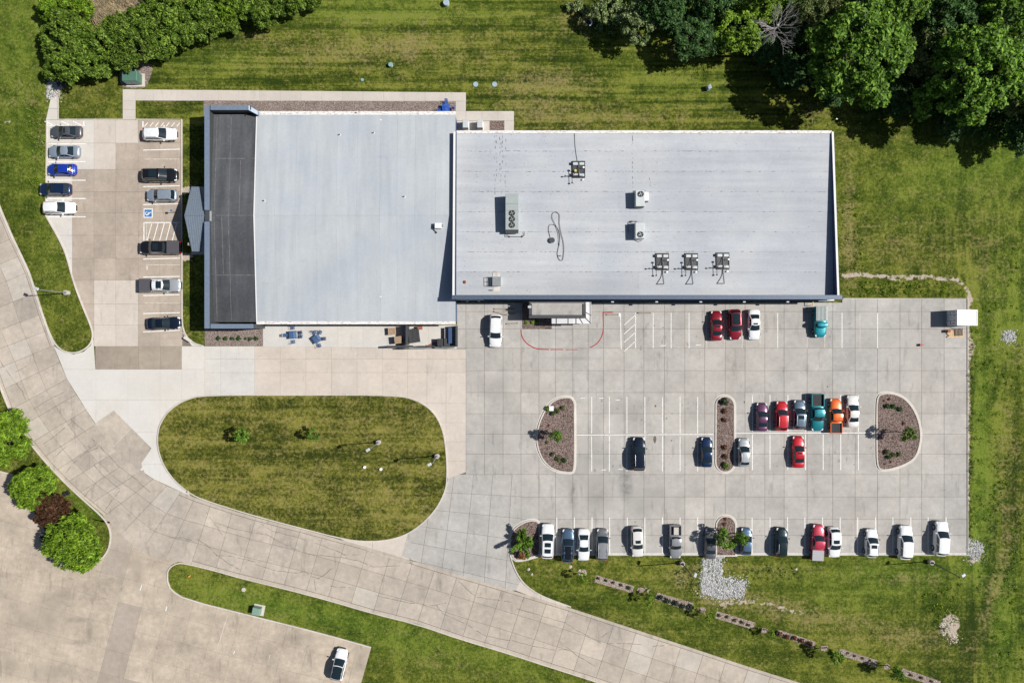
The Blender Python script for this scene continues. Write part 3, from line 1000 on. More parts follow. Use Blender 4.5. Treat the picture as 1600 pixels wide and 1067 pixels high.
line((356, 960), (339, 1014), .10, 'paint_old', sl); line((367, 1016), (365, 1021), .10, 'paint', sl); line((261, 947), (259, 954), .12, 'paint', sl); line((222, 913), (219, 922), .10, 'paint', sl)
for a in ((420, 1030), (450, 1040), (477, 1049), (505, 1058)): line(a, (a[0] + 2, a[1] - 8), .09, 'paint_old', sl)

# access symbol, white square, blue field, white wheelchair lying along the stall
cx, cy = P(231.7, 333.4)
sy = bpy.data.objects.new('access_symbol', None); COL.objects.link(sy); sy.parent = wl; sy.location = (cx, cy, .034)
s = MB(); s.box((0, 0, .001), (1.42, 1.42, .008)); s.build('border', M['paint'], sy)
s = MB(); s.box((0, 0, .005), (1.14, 1.14, .008)); s.build('field', M['paint_blue'], sy)
s = MB()
ring = [(-.16 + .27 * math.cos(a), -.04 + .27 * math.sin(a)) for a in [math.radians(20 + 280 * k / 20 + 60) for k in range(21)]]
ribbon(s, ring, .085, .004, .013)
s.cyl((.43, .12, .004), .085, .009, 14)
ribbon(s, [(.33, .11), (.02, .10), (-.01, -.14), (-.22, -.20), (-.30, -.36)], .10, .004, .0132)
ribbon(s, [(.17, .10), (.15, -.16)], .08, .004, .0128)
s.build('wheelchair', M['paint'], sy)

# red no-parking kerb line
s = MB()
ribbon(s, PL(chaikin([(814, 515), (814.5, 524), (820, 534), (829, 541), (840, 545.5), (858, 546)], 2)), .16, .02, .040)
ribbon(s, PL([(860, 546), (880, 546)]), .14, .02, .0395); ribbon(s, PL([(884, 546.2), (902, 546.4)]), .10, .02, .0395)
ribbon(s, PL(chaikin([(922, 543), (932, 538), (940, 527), (943, 515), (942.5, 500), (942, 488.5)], 2)), .15, .02, .040)
ribbon(s, PL([(941.5, 488.3), (957.5, 488)]), .17, .02, .0405)
s.build('red_kerb_line', M['paint_red'], lot)

# cracks in the road slabs
CR = [((400, 800), [[(15, 60), (100, 115), (230, 150), (370, 190), (500, 240), (560, 265), (660, 265)],
                    [(0, 130), (70, 140), (200, 210), (330, 260), (420, 270), (560, 285), (650, 305), (730, 340), (940, 330)],
                    [(0, 325), (110, 360), (240, 380), (310, 370), (340, 395), (430, 435)], [(470, 350), (430, 390), (390, 412)], [(450, 455), (520, 468), (590, 470)],
                    [(750, 520), (880, 550), (1020, 575), (1120, 580), (1190, 565)], [(1130, 580), (1170, 635), (1300, 690), (1430, 770), (1590, 800)],
                    [(1270, 430), (1330, 490), (1380, 530), (1480, 545), (1599, 560)], [(365, 415), (375, 490)], [(505, 240), (560, 268)]]),
      ((0, 800), [[(1230, 165), (1300, 210), (1360, 270), (1430, 320), (1500, 360)], [(1350, 270), (1450, 275), (1540, 295), (1599, 310)], [(1060, 160), (1130, 158), (1215, 178)],
                  [(1290, 0), (1340, 70), (1390, 140)], [(1340, 60), (1430, 95), (1599, 130)]]),
      ((800, 800), [[(0, 590), (160, 640), (330, 690), (450, 760), (580, 830)], [(590, 820), (700, 818), (810, 825)], [(0, 800), (130, 835), (270, 860), (350, 856)],
                    [(290, 800), (400, 890), (520, 960)], [(880, 835), (1000, 830)], [(560, 780), (600, 750)]]),
      ((0, 534), [[(0, 115), (50, 190), (140, 310), (160, 360)], [(210, 420), (300, 365), (400, 315)], [(440, 480), (540, 570), (630, 660), (750, 780), (850, 860), (940, 940)],
                  [(270, 640), (380, 560), (450, 500)], [(410, 815), (470, 750), (540, 690), (630, 655)], [(530, 965), (570, 915), (605, 880)], [(660, 1050), (700, 990), (750, 930)],
                  [(550, 730), (640, 830), (750, 920)], [(100, 190), (170, 150)], [(340, 720), (410, 660)]])]
s = MB()
rc = random.Random(11)
for (ox, oy), ls in CR:
    for l in ls:
        pts = []
        for a, b in zip(l[:-1], l[1:]):
            for k in range(5):
                t = k / 5
                pts.append((ox + (a[0] + (b[0] - a[0]) * t) / 4 + rc.uniform(-.6, .6), oy + (a[1] + (b[1] - a[1]) * t) / 4 + rc.uniform(-.6, .6)))
        pts.append((ox + l[-1][0] / 4, oy + l[-1][1] / 4))
        w = PL(pts)
        for i in range(len(w) - 1):
            if rc.random() < .12: continue
            ribbon(s, [w[i], w[i + 1]], rc.uniform(.03, .075), .02, .0465 + rc.uniform(0, .002))
o = s.build('crack', M['crack'], road); o['kind'] = 'stuff'
# oil spots and a dropped mat of leaves in the lot
s = MB()
for px, py, rx, ry in ((1023, 687, .25, .65), (1049, 688, .1, .12), (1163, 628, .12, .2), (1024, 634, .15, .2), (1293, 604, .1, .15)):
    x, y = P(px, py)
    s.prism([(x + rx * math.cos(a) * rc.uniform(.7, 1.1), y + ry * math.sin(a) * rc.uniform(.7, 1.1)) for a in [k * .5236 for k in range(12)]], .02, .0375)
s.build('oil_stain', plain('oil stain', (.10, .09, .06), .6, var=.4), lot)

# faint drips left in the empty bays
s = MB()
for k in range(70):
    px = rc.choice((938, 966, 994, 1021, 1049, 1076, 1190, 1217, 1272, 1300, 1327, 1034, 1062, 1090, 1145, 1000, 1330, 1357, 1250, 1195)) + rc.gauss(0, 5)
    py = rc.choice((635, 660, 700, 722, 510, 530, 820, 835)) + rc.gauss(0, 7)
    if inside((px, py), ISL_M) or inside((px, py), ISL_S): continue
    x, y = P(px, py); rx, ry = rc.uniform(.08, .28), rc.uniform(.10, .45)
    s.prism([(x + rx * math.cos(a) * rc.uniform(.6, 1.15), y + ry * math.sin(a) * rc.uniform(.6, 1.15)) for a in [k2 * .6283 for k2 in range(10)]], .02, .0362 + k * .00001)
o = s.build('drip_stain', plain('faint drip stain', (.285, .27, .25), .8, var=.35, scale=5), lot); o['kind'] = 'stuff'
# ------------------------------------------------------------------ buildings
def membrane(name, col, dirt=.35, seam_axis=None, amp=1.0):
    t = NT(name)
    p = t.pos()
    r = t.rnd()
    n1 = t.noise(p, .10, 4, .6)
    n2 = t.noise(t.vec(p, (.9, .06, 1)) if seam_axis == 'y' else t.vec(p, (.06, .9, 1)), 1.0, 4, .6)
    n3 = t.noise(p, 2.5, 5, .7)
    k = t.lin(r, 0, 1, .97, 1.03)
    for n, lo, hi in ((n1, .92, 1.06), (n2, .94, 1.05), (n3, .96, 1.03)):
        k = t.math('MULTIPLY', k, t.lin(n, .3, .7, 1 - (1 - lo) * amp, 1 + (hi - 1) * amp))
    # scattered dirt specks and ponding stains
    sp = t.step(t.noise(p, 3.2, 6, .8), .70, .78)
    k = t.math('MULTIPLY', k, t.lin(sp, 0, 1, 1, 1 - dirt))
    pd = t.step(t.noise(p, .28, 5, .6, .4), .62, .72)
    k = t.math('MULTIPLY', k, t.lin(pd, 0, 1, 1, .93))
    c = t.mix(t.step(n1, .4, .6), (*col, 1), (col[0] * 1.02, col[1] * 1.0, col[2] * .96, 1))
    c = t.mix(1.0, c, k, 'MULTIPLY')
    return t.fin(c, .75, spec=.3)


M['roof_w'] = membrane('light blue grey roof membrane', (.42, .455, .492), .35, 'y', 1.25)
M['roof_e'] = membrane('light grey roof membrane', (.435, .458, .492), .4, 'x', 1.4)
M['roof_d'] = membrane('dark grey roof membrane', (.078, .083, .094), -1.6, 'y', 4.5)
M['roof_e2'] = membrane('older grey roof membrane', (.385, .405, .435), .5, 'x', 1.3)
M['cope'] = plain('blue grey metal coping', (.19, .245, .325), .45, .2, var=.12)
M['cope_shade'] = plain('shade-darkened slate coping', (.085, .115, .165), .5, .2, var=.15)  # south-side shade put into this colour, for coping and ledge
M['cope_w'] = plain('white coping', (.72, .72, .71), .6, var=.06)
M['navy'] = plain('navy metal wall cladding', (.050, .095, .20), .5, .2, var=.15)
M['brick'] = plain('grey wall cladding', (.30, .29, .28), .8, var=.15)
M['seamroof'] = plain('blue grey standing seam metal', (.20, .245, .30), .45, .3, var=.08)
M['glass'] = plain('dark window glass', (.012, .02, .026), .06, spec=.6, var=.05)
M['hvac'] = plain('grey green unit casing', (.345, .385, .375), .55, .1, var=.1)
M['hvac_l'] = plain('light grey unit casing', (.50, .53, .535), .55, .1, var=.1)


def trim_mat():
    t = NT('rust stained white eave')
    p = t.pos()
    n = t.noise(t.vec(p, (1.2, 3.0, 1)), 1.6, 6, .8)
    c = t.ramp(n, [(.30, (.20, .13, .09)), (.42, (.48, .42, .36)), (.5, (.74, .72, .70)), (.7, (.78, .77, .75))])
    return t.fin(c, .7)


M['trim'] = trim_mat()

BW, BE = -45.9, -8.55          # west building, ground plan
YN, YS, YR = 34.65, 2.72, 18.9
ZE, ZR = 3.10, 4.26


def zW(y):
    return ZE + (ZR - ZE) * max(0, min((YN - y) / (YN - YR), (y - YS) / (YR - YS)))


EX0, EX1, EYN, EYS = -8.55, 48.35, 31.5, 6.33


def zE(y): return 3.80 + (31.5 - y) / 25.2 * .70
def zEP(y): return 4.02 + (31.5 - y) / 25.2 * 1.83     # top of the end parapets


wb = thing('office_building', 'front building with dark roof behind a blue grey parapet and pale roof beyond', 'building', (0, 0, 0))
FX = -38.75                    # where the dark front roof ends
# walls: gable prism in x
def gable_walls(mb, x0, x1, yn, ys, yr, ze, zr, m=0):
    pr = [(yn, 0), (ys, 0), (ys, ze), (yr, zr), (yn, ze)]
    mb.add([(x0, y, z) for y, z in pr] + [(x1, y, z) for y, z in pr],
           [(0, 1, 2, 3, 4), (9, 8, 7, 6, 5)] + [(i, (i + 1) % 5, 5 + (i + 1) % 5, 5 + i) for i in range(5)], m)


s = MB(); gable_walls(s, BW + .02, BE - .02, YN - .45, YS + .35, YR, ZE - .12, ZR - .12)
s.build('wall', M['navy'], wb)
# roof sheets, west building: pale sheets laid north-south on both slopes
def sheet(parent, mat, x0, x1, y0, y1, zf, g=.02, name='roof_sheet', dz=0.0, t=.05, gx=None):
    s = MB()
    gx = g if gx is None else gx; x0 += gx; x1 -= gx; y0 += g; y1 -= g
    cx, cy = (x0 + x1) / 2, (y0 + y1) / 2
    z0 = zf(cy)
    s.prism([(x0 - cx, y0 - cy), (x1 - cx, y0 - cy), (x1 - cx, y1 - cy), (x0 - cx, y1 - cy)], lambda x, y: zf(y + cy) - z0 - t, lambda x, y: zf(y + cy) - z0)
    return s.build(name, mat, parent, loc=(cx, cy, z0 + dz))


wxs = [FX, -35.6, -32.55, -29.5, -26.4, -23.35, -19.9, -17.3, -14.6, -11.5, BE]
for a, b in zip(wxs[:-1], wxs[1:]):
    sheet(wb, M['roof_w'], a, b, YR, YN, zW, .005, dz=random.uniform(-.004, .004))
    sheet(wb, M['roof_w'], a, b, YS, YR, zW, .005, dz=random.uniform(-.004, .004))
s = MB(); s.box((-19.9, (YN + YR) / 2, 0), (.5, 1, .01))
# a bright lap strip over one seam
s = MB(); s.prism([(-20.05, YS + 4), (-19.7, YS + 4), (-19.75, YN - 1), (-20.02, YN - 1)], lambda x, y: zW(y) - .02, lambda x, y: zW(y) + .012)
s.build('seam_strip', M['cope_w'], wb)
# dark front roof
dxs = [(-45.3, -42.6), (-42.6, FX)]
for ya, yb in ((YN - .2, 27.6), (27.6, YR), (YR, 10.0), (10.0, YS + .2)):
    for xa, xb in dxs:
        sheet(wb, M['roof_d'], xa, xb, min(ya, yb), max(ya, yb), lambda y: zW(y) - .10, .02, dz=random.uniform(-.004, .004))
s = MB(); gable_walls(s, FX - .05, FX + .10, YN - .1, YS + .1, YR, ZE + .02, ZR + .02); s.build('roof_edge', M['cope_w'], wb)
s = MB()
for y in (27.6, YR, 10.0): s.box(((-45 + FX) / 2, y, zW(y) - .075), (6.1, .07, .03))
for x, ya, yb in ((-42.6, YS + .4, YN - .6), (-44.75, YS + .4, YN - .6), (-41.0, 19, 27.4), (-43.6, 10.2, 18.7)):
    n_ = 2
    for yy0, yy1 in ((ya, min(yb, YR)), (max(ya, YR), yb)):
        if yy1 > yy0: s.prism([(x - .03, yy0), (x + .03, yy0), (x + .03, yy1), (x - .03, yy1)], lambda a, b: zW(b) - .10, lambda a, b: zW(b) - .07)
s.build('seam_strip', plain('dusty seam tape', (.17, .165, .165), .8, var=.5, scale=1.5), wb)
# front parapet with its coping, broken at the ridge where the porch roof meets it
PT = 4.50
s = MB()
s.box((-45.64, (35.3 + 1.95) / 2, PT / 2), (.66, 33.3, PT - .12)); s.box((-42.2, 34.95, PT / 2), (6.2, .62, PT - .12)); s.box((-42.0, 2.30, PT / 2), (6.9, .62, PT - .12))
s.build('parapet', M['dark'], wb)
s = MB()
s.box((-45.64, (35.3 + 19.65) / 2, PT), (.74, 15.65, .10)); s.box((-45.64, (17.9 + 1.95) / 2, PT), (.74, 15.95, .10))
s.box((-42.25, 34.95, PT + .002), (5.7, .72, .10)); s.box((-41.9, 2.28, PT + .002), (6.4, .68, .10))
# sloping end of the north return
s.prism([(-39.4, 34.59), (-39.4, 35.31), (-38.3, 34.66), (-38.3, 34.1)], 3.3, lambda x, y: PT + .05 if x < -39 else PT - .7)
s.build('coping', M['cope'], wb)
s = MB(); s.box((-45.25, 18.78, 4.28), (.35, 1.5, .14)); s.box((-45.6, 18.78, 4.3), (.5, .5, .12)); s.build('saddle_flashing', M['hvac'], wb)
# eaves
s = MB(); s.box(((FX + BE) / 2, YN - .05, ZE + .0), (BE - FX, .55, .12)); s.build('eave_trim', M['trim'], wb)
s = MB(); s.box(((FX + BE) / 2, YS + .10, ZE + .0), (BE - FX, .45, .12)); s.build('eave_trim', M['trim'], wb)
s = MB(); s.box(((FX + BE) / 2 - .2, YS - .06, ZE - .04), (BE - FX - .6, .16, .16)); s.build('gutter', M['dark'], wb)
# front windows and door, seen only from the side
for y in (31, 28, 25, 22, 14, 11, 8, 5):
    f = MB(); f.box((0, 0, 0), (.14, 1.9, 1.5)); fr_ = f.build('window', M['dark'], wb, loc=(BW - .02, y, 1.6))
    f = MB(); f.box((0, 0, 0), (.10, 1.7, 1.3)); f.build('pane', M['glass'], fr_, loc=(-.05, 0, 0))
for x in (-36, -31, -26, -21):
    f = MB(); f.box((0, 0, 0), (1.9, .14, 1.4)); fr_ = f.build('window', M['dark'], wb, loc=(x, YS + .33, 1.6))
    f = MB(); f.box((0, 0, 0), (1.7, .10, 1.2)); f.build('pane', M['glass'], fr_, loc=(0, -.05, 0))
f = MB(); f.box((0, 0, 0), (.14, 2.2, 2.3)); fr_ = f.build('door', M['dark'], wb, loc=(BW - .02, 18.6, 1.2))
f = MB(); f.box((0, 0, 0), (.10, 1.9, 2.0)); f.build('pane', M['glass'], fr_, loc=(-.05, 0, 0))

eb = thing('warehouse_building', 'large rear building with a pale grey panelled membrane roof carrying air units', 'building', (0, 0, 0))
s = MB()
pr = [(EYN - .3, 0), (EYS + .02, 0), (EYS + .02, zE(EYS) - .1), (EYN - .3, zE(EYN) - .1)]
s.add([(EX0 + .03, y, z) for y, z in pr] + [(EX1 - .03, y, z) for y, z in pr], [(0, 1, 2, 3), (7, 6, 5, 4), (0, 1, 5, 4), (1, 2, 6, 5), (2, 3, 7, 6), (3, 0, 4, 7)])
s.build('wall', M['navy'], eb)
ys_px = [206.5, 236.5, 268, 299.5, 331, 362.5, 393.5, 425, 461]
yw = [(533.5 - y) * .1 * (1 - zE((533.5 - y) * .096) / H) for y in ys_px]
for a, b in zip(yw[:-1], yw[1:]):
    xs = [EX0 + .2, 18.6, EX1 - .2]
    # sheets butt along the long seams; the short laps are staggered
    off = random.uniform(-4, 4)
    xs = [xs[0]] + [x + off for x in xs[1:-1]] + [xs[-1]]
    for xa, xb in zip(xs[:-1], xs[1:]):
        sheet(eb, M['roof_e2' if b == yw[-1] and xa < 10 else 'roof_e'], xa, xb, b, a, zE, .005, dz=random.uniform(-.004, .004), gx=.001)
# dirt lying along the laps
s = MB(); rd = random.Random(5)
for y in yw[1:-1]:
    x = EX0 + .6
    while x < EX1 - .6:
        l = rd.uniform(.08, .5)
        if rd.random() < (.55 if x < 30 else .22): s.box((x + l / 2, y + rd.uniform(-.05, .05), zE(y) + .004), (l, rd.uniform(.03, .09), .012), rd.uniform(-.08, .08))
        x += rd.uniform(.25, .75)
for xx, y0, y1, pz in ((-2.6, 31, 21.5, .8), (-1.7, 31, 22.5, .8), (-1.9, 30.8, 24, .6), (18.1, 31, 22.9, .7), (20.7, 24.6, 23, .6), (-2.3, 31, 24.5, .85), (-1.4, 31, 26.5, .8), (-1.0, 30.5, 23, .5), (18.35, 17.5, 16.2, .3)):
    y = y0
    while y > y1:
        l = rd.uniform(.1, .6)
        if rd.random() < pz: s.box((xx + rd.uniform(-.09, .09), y - l / 2, zE(y) + .004), (rd.uniform(.04, .1), l, .012), rd.uniform(-.15, .15))
        y -= rd.uniform(.4, .9)
for k in range(700):
    x, y = rd.uniform(EX0 + .5, EX1 - .6), rd.uniform(EYS + .8, EYN - .3)
    if x > 30 and rd.random() < .6: continue
    s.box((x, y, zE(y) + .003), (rd.uniform(.04, .14), rd.uniform(.03, .08), .012), rd.uniform(0, 3))
o = s.build('dirt', plain('roof grime', (.17, .16, .16), .9, var=.4), eb); o['kind'] = 'stuff'
# parapets
def par(x, w, mat, nm, zt):
    s = MB()
    s.prism([(x - w / 2, EYS), (x + w / 2, EYS), (x + w / 2, EYN), (x - w / 2, EYN)], lambda a, b: 0.05, lambda a, b: zt(b) - .06)
    s.build('parapet', M['navy'], eb)
    s = MB()
    s.prism([(x - w / 2 - .03, EYS), (x + w / 2 + .03, EYS), (x + w / 2 + .03, EYN + .02), (x - w / 2 - .03, EYN + .02)], lambda a, b: zt(b) - .055, lambda a, b: zt(b))
    s.build('coping', M[mat], eb)


par(EX0 - .10, .26, 'cope_w', 'w', zEP)
par(EX1 - .12, .24, 'cope_w', 'e', zEP)
s = MB(); s.box(((EX0 + EX1) / 2, EYS + .22, (zEP(EYS) - .1) / 2), (EX1 - EX0 - .5, .42, zEP(EYS) - .1)); s.build('parapet', M['navy'], eb)
s = MB(); s.box(((EX0 + EX1) / 2 + .05, EYS + .2, zEP(EYS) - .03), (EX1 - EX0 + .75, .62, .10)); s.build('coping', M['cope_shade'], eb)
s = MB(); s.box(((EX0 + EX1) / 2 + 1.8, EYS - .1, 3.25), (EX1 - EX0 - 5.0, .36, .09)); s.build('wall_ledge', M['cope_shade'], eb)
s = MB(); s.box(((EX0 + EX1) / 2, EYN + .02, zE(EYN) + .04), (EX1 - EX0 - .4, .42, .14)); s.build('eave_trim', M['trim'], eb)
for px in (957, 1026, 1095, 1163, 1231):
    s = MB(); s.bbox((0, 0, 0), (.42, .24, .22)); s.build('wall_light', M['hvac_l'], eb, loc=(P(px, 470, 3.6)[0], EYS - .34, 3.5))
for px in (730, 748):
    s = MB(); s.bbox((0, 0, 0), (.36, .2, .22)); s.build('wall_light', M['hvac_l'], eb, loc=(P(px, 470, 3.6)[0], EYS - .2, 3.2))
for px in (985, 1050, 1120, 1190, 1250):
    f = MB(); f.box((0, 0, 0), (2.6, .16, 1.3)); fr_ = f.build('window', M['dark'], eb, loc=(P(px, 470, 2)[0], EYS - .01, 1.9))
    f = MB(); f.box((0, 0, 0), (2.4, .10, 1.1)); f.build('pane', M['glass'], fr_, loc=(0, -.05, 0))
for px in (1020, 1292):
    f = MB(); f.box((0, 0, 0), (1.1, .16, 2.2)); f.build('door', M['white'], eb, loc=(P(px, 470, 1)[0], EYS - .01, 1.15))

# west porch roof: two metal slopes meeting on a ridge that runs out to a point
pc = thing('entrance_porch', 'peaked standing seam metal porch roof over the front door', 'porch', (-47.6, 18.8, 0))
def L(p, o=(-47.6, 18.8, 0)): return (p[0] - o[0], p[1] - o[1], p[2] - o[2])
ze, zr = 3.0, 4.25
A, Bp, C1 = P3(299, 292, ze), P3(311.5, 292, ze), P3(288, 337, zr)
D1, E1, F1 = P3(323, 337, zr), P3(300, 393, ze), P3(312.5, 393, ze)
for a, b, c, dd, nm in ((A, Bp, D1, C1, 'n'), (C1, D1, F1, E1, 's')):
    s = MB()
    pts = [L(q) for q in (a, b, c, dd)]
    s.add(pts + [(x, y, z - .14) for x, y, z in pts], [(0, 1, 2, 3), (7, 6, 5, 4), (0, 1, 5, 4), (1, 2, 6, 5), (2, 3, 7, 6), (3, 0, 4, 7)])
    o = s.build('roof_slope', M['seamroof'], pc)
    s = MB()
    n = 9
    for k in range(1, n * 2):
        x = -51.2 + .34 * k
        # seam from eave to ridge at constant x, cut to the slope's outline
        def ends(x):
            e, r = (a, b) if nm == 'n' else (E1, F1), (C1, D1)
            out = []
            t0, t1 = None, None
            for i in range(41):
                t = i / 40
                lo = e[0][0] + (r[0][0] - e[0][0]) * t; hi = e[1][0] + (r[1][0] - e[1][0]) * t
                if lo <= x <= hi:
                    if t0 is None: t0 = t
                    t1 = t
            return t0, t1, e, r
        t0, t1, e, r = ends(x)
        if t0 is None or t1 - t0 < .05: continue
        f = lambda t: (x + 47.6, e[0][1] + (r[0][1] - e[0][1]) * t - 18.8, e[0][2] + (r[0][2] - e[0][2]) * t + .03)
        s.tube([f(t0), f(t1)], .022, n=4)
    s.build('seam', M['seamroof'], o)['kind'] = 'stuff'
s = MB(); s.tube([L((C1[0], C1[1], zr + .02)), L((D1[0], D1[1], zr + .02))], .05, n=5); s.build('ridge_cap', M['seamroof'], pc)
for y in (14.8, 22.8):
    s = MB(); s.box((-1.5, y - 18.8, 1.45), (.4, .4, 2.9)); s.build('column', M['brick'], pc)
s = MB(); s.prism([L(P3(299, 292))[:2], L(P3(340, 292))[:2], L(P3(340, 398))[:2], L(P3(299, 398))[:2]], -.02, .05); s.build('porch_slab', M['walk'], pc)

# south entrance: flat canopy on posts with a white slatted sun shade round two sides
CZ = 3.35
x0, y1_ = P(826.5, 470.5, CZ); x1, y0_ = P(915.5, 497, CZ)
cn = thing('entrance_canopy', 'flat gravel topped canopy with a dark rim and white slatted shade over the side entrance', 'canopy', ((x0 + x1) / 2, (y0_ + y1_) / 2, 0))
w_, d_ = x1 - x0, y1_ - y0_
s = MB(); s.box((0, 0, CZ - .14), (w_ - .5, d_ - .5, .16)); s.build('canopy_roof', M['lot'], cn)
s = MB()
for cxx, cyy, sx, sy_ in ((0, d_ / 2 - .14, w_, .26), (0, -d_ / 2 + .24, w_, .48), (-w_ / 2 + .24, 0, .46, d_ - .8), (w_ / 2 - .24, 0, .46, d_ - .8)):
    s.box((cxx, cyy, CZ - .2), (sx, sy_, .5))
s.build('rim', M['dark'], cn)
for sx in (-1, 1):
    for sy_ in (-1, 1):
        s = MB(); s.box((sx * (w_ / 2 - .3), sy_ * (d_ / 2 - .4), (CZ - .46) / 2), (.3, .3, CZ - .46)); s.build('post', M['dark'], cn)
s = MB(); s.box((-w_ / 2 + .1, .4, CZ + .12), (.5, .35, .25)); s.build('scupper', M['hvac_l'], cn)
# shade, 0.9 m out on the south side and 0.8 m on the east, lower than the roof
SZ = 2.75
sx0, _ = P(862, 500, SZ); sx1, sy0 = P(923.5, 505.5, SZ); _, sy1 = P(920, 472, SZ)
cx0, cy0 = cn.location.x, cn.location.y
ys_in = -d_ / 2 + .02; xs_in = w_ / 2 - .02
s = MB()
nx = 0
x = sx0 - cx0
while x < sx1 - cx0 - .05:
    yi = ys_in
    if x > xs_in: yi = ys_in
    s.box((x + .055, (yi + sy0 - cy0) / 2, SZ), (.085, yi - (sy0 - cy0), .05)); x += .115
y = ys_in + .02
while y < sy1 - cy0:
    s.box(((xs_in + sx1 - cx0) / 2, y + .05, SZ), (sx1 - cx0 - xs_in, .095, .05)); y += .11
o = s.build('slat', M['white'], cn); o['kind'] = 'stuff'
s = MB()
for k in (.12, .42, .62): s.box((sx0 - cx0 + (sx1 - sx0) * k, (ys_in + sy0 - cy0) / 2, SZ + .05), (.09, ys_in - (sy0 - cy0), .07))
s.tube([(xs_in, ys_in, SZ + .06), (sx1 - cx0, sy0 - cy0, SZ + .06)], .05, n=4)
s.tube([(xs_in - .9, ys_in, SZ + .06), (xs_in - .4, sy0 - cy0, SZ + .06)], .05, n=4)
s.tube([(xs_in, ys_in + .9, SZ + .06), (sx1 - cx0, ys_in + .4, SZ + .06)], .05, n=4)
s.box((sx1 - cx0 - .12, (sy0 + sy1) / 2 - cy0, SZ + .05), (.07, sy1 - sy0, .06))
s.box(((sx0 + sx1) / 2 - cx0 - .9, sy0 - cy0 - .05, SZ), (sx1 - sx0 - 1.8, .1, .12))
s.build('shade_frame', M['dark'], cn)
s = MB(); s.box(((sx0 + sx1) / 2 - cx0 + .05, sy0 - cy0 + .04, SZ - .02), (sx1 - sx0 + .06, .05, .1)); s.box((sx1 - cx0 - .02, (sy0 + sy1) / 2 - cy0, SZ - .02), (.05, sy1 - sy0, .1)); s.build('shade_rail', M['white'], cn)

# ------------------------------------------------------------------ things on the roofs
def roofE(px, py, up=0.0):
    z = 4.3
    for _ in range(4):
        x, y = P(px, py, z + up); z = zE(y)
    return x, y, z


def roofW(px, py, up=0.0):
    z = 3.8
    for _ in range(4):
        x, y = P(px, py, z + up); z = zW(y)
    return x, y, z


def fan(parent, x, y, z, r):
    s = MB(); s.cyl((0, 0, 0), r, .07, 20); f = s.build('fan', M['black'], parent, loc=(x, y, z))
    s = MB()
    for k in range(4):
        a = k * 1.571 + .4
        s.box((math.cos(a) * r * .45, math.sin(a) * r * .45, .085), (r * .75, r * .26, .02), a, tilt=.1)
    s.cyl((0, 0, .075), r * .22, .05, 10); s.build('blade', M['steel'], f)
    s = MB(); ringp = [(r * 1.02 * math.cos(q * .314), r * 1.02 * math.sin(q * .314)) for q in range(20)]
    ribbon(s, ringp, .05, 0, .11, True); s.build('fan_ring', M['dark'], f)


x, y, z = roofE(800, 331, 1.7)
u = thing('rooftop_unit', 'long grey green air unit with three black fans in a row on the rear roof', 'air unit', (x, y, z))
s = MB(); s.bbox((0, 0, .95), (1.95, 5.3, 1.45), b=.03); s.build('casing', M['hvac'], u)
s = MB(); s.box((0, 0, .11), (1.75, 5.1, .22)); s.build('curb', M['cope_w'], u)
s = MB(); s.box((0, -2.85, .75), (1.9, .34, .6)); s.build('coil', M['dark'], u)
s = MB()
for q in (1.2, .2): s.box((0, q, 1.68), (1.97, .03, .02))
s.build('panel_joint', M['dark'], u)
for k in (-.1, -.98, -1.86): fan(u, .02, k - .1, 1.68, .40)
s = MB()
s.tube([(-.95, -2.6, .25), (-.95, -3.5, .25), (-.6, -3.5, .25), (-.6, -2.8, .25)], .035); s.tube([(-.4, -3.45, .22), (1.5, -3.45, .22), (1.5, -3.3, .22), (1.85, -3.3, .22), (1.85, -2.75, .3)], .04)
s.cyl((-.4, -3.45, 0), .13, .2, 8); s.cyl((1.5, -3.45, 0), .13, .2, 8)
s.build('gas_pipe', M['dark'], u)
for (px, py, lab, sw) in ((1000.5, 310, 'upper of two square grey air units with its fan at the north end', 1), (1000, 360, 'lower of two square grey air units with its fan at the south end', -1)):
    x, y, z = roofE(px, py, 1.4)
    u = thing('rooftop_unit', lab, 'air unit', (x, y, z), group='small square air units')
    s = MB(); s.bbox((0, 0, .78), (1.35, 2.35, 1.2), b=.03); s.build('casing', M['hvac_l'], u)
    s = MB(); s.box((0, 0, .09), (1.2, 2.2, .18)); s.build('curb', M['cope_w'], u)
    s = MB(); s.box((0, -sw * 1.2 if sw < 0 else -1.2, .62), (1.25, .12, .7)); s.build('coil', M['dark'], u)
    fan(u, .08, sw * .62, 1.38, .40)
    s = MB()
    if sw > 0:
        s.box((1.05, .45, .35), (.7, 1.3, .5)); s.build('hood', M['cope_w'], u)
        s = MB(); s.tube([(-.8, 1.35, .1), (-.5, 1.35, .1), (-.45, 1.1, .4)], .05); s.tube([(.75, 1.35, .2), (.95, 1.35, .2)], .12); s.box((1.05, -.3, .3), (.6, .1, .3))
    else:
        s.tube([(-1.0, 1.55, .1), (-.2, 1.55, .1), (-.2, 1.1, .3)], .05); s.tube([(-1.5, 1.5, .05), (-1.55, .2, .05), (-1.4, -.1, .05)], .03); s.cyl((-1.05, 1.5, 0), .15, .22, 8)
        s.tube([(-.5, -1.3, .1), (0, -1.5, .1), (.5, -1.3, .1)], .04)
    s.build('pipe', M['dark'], u)

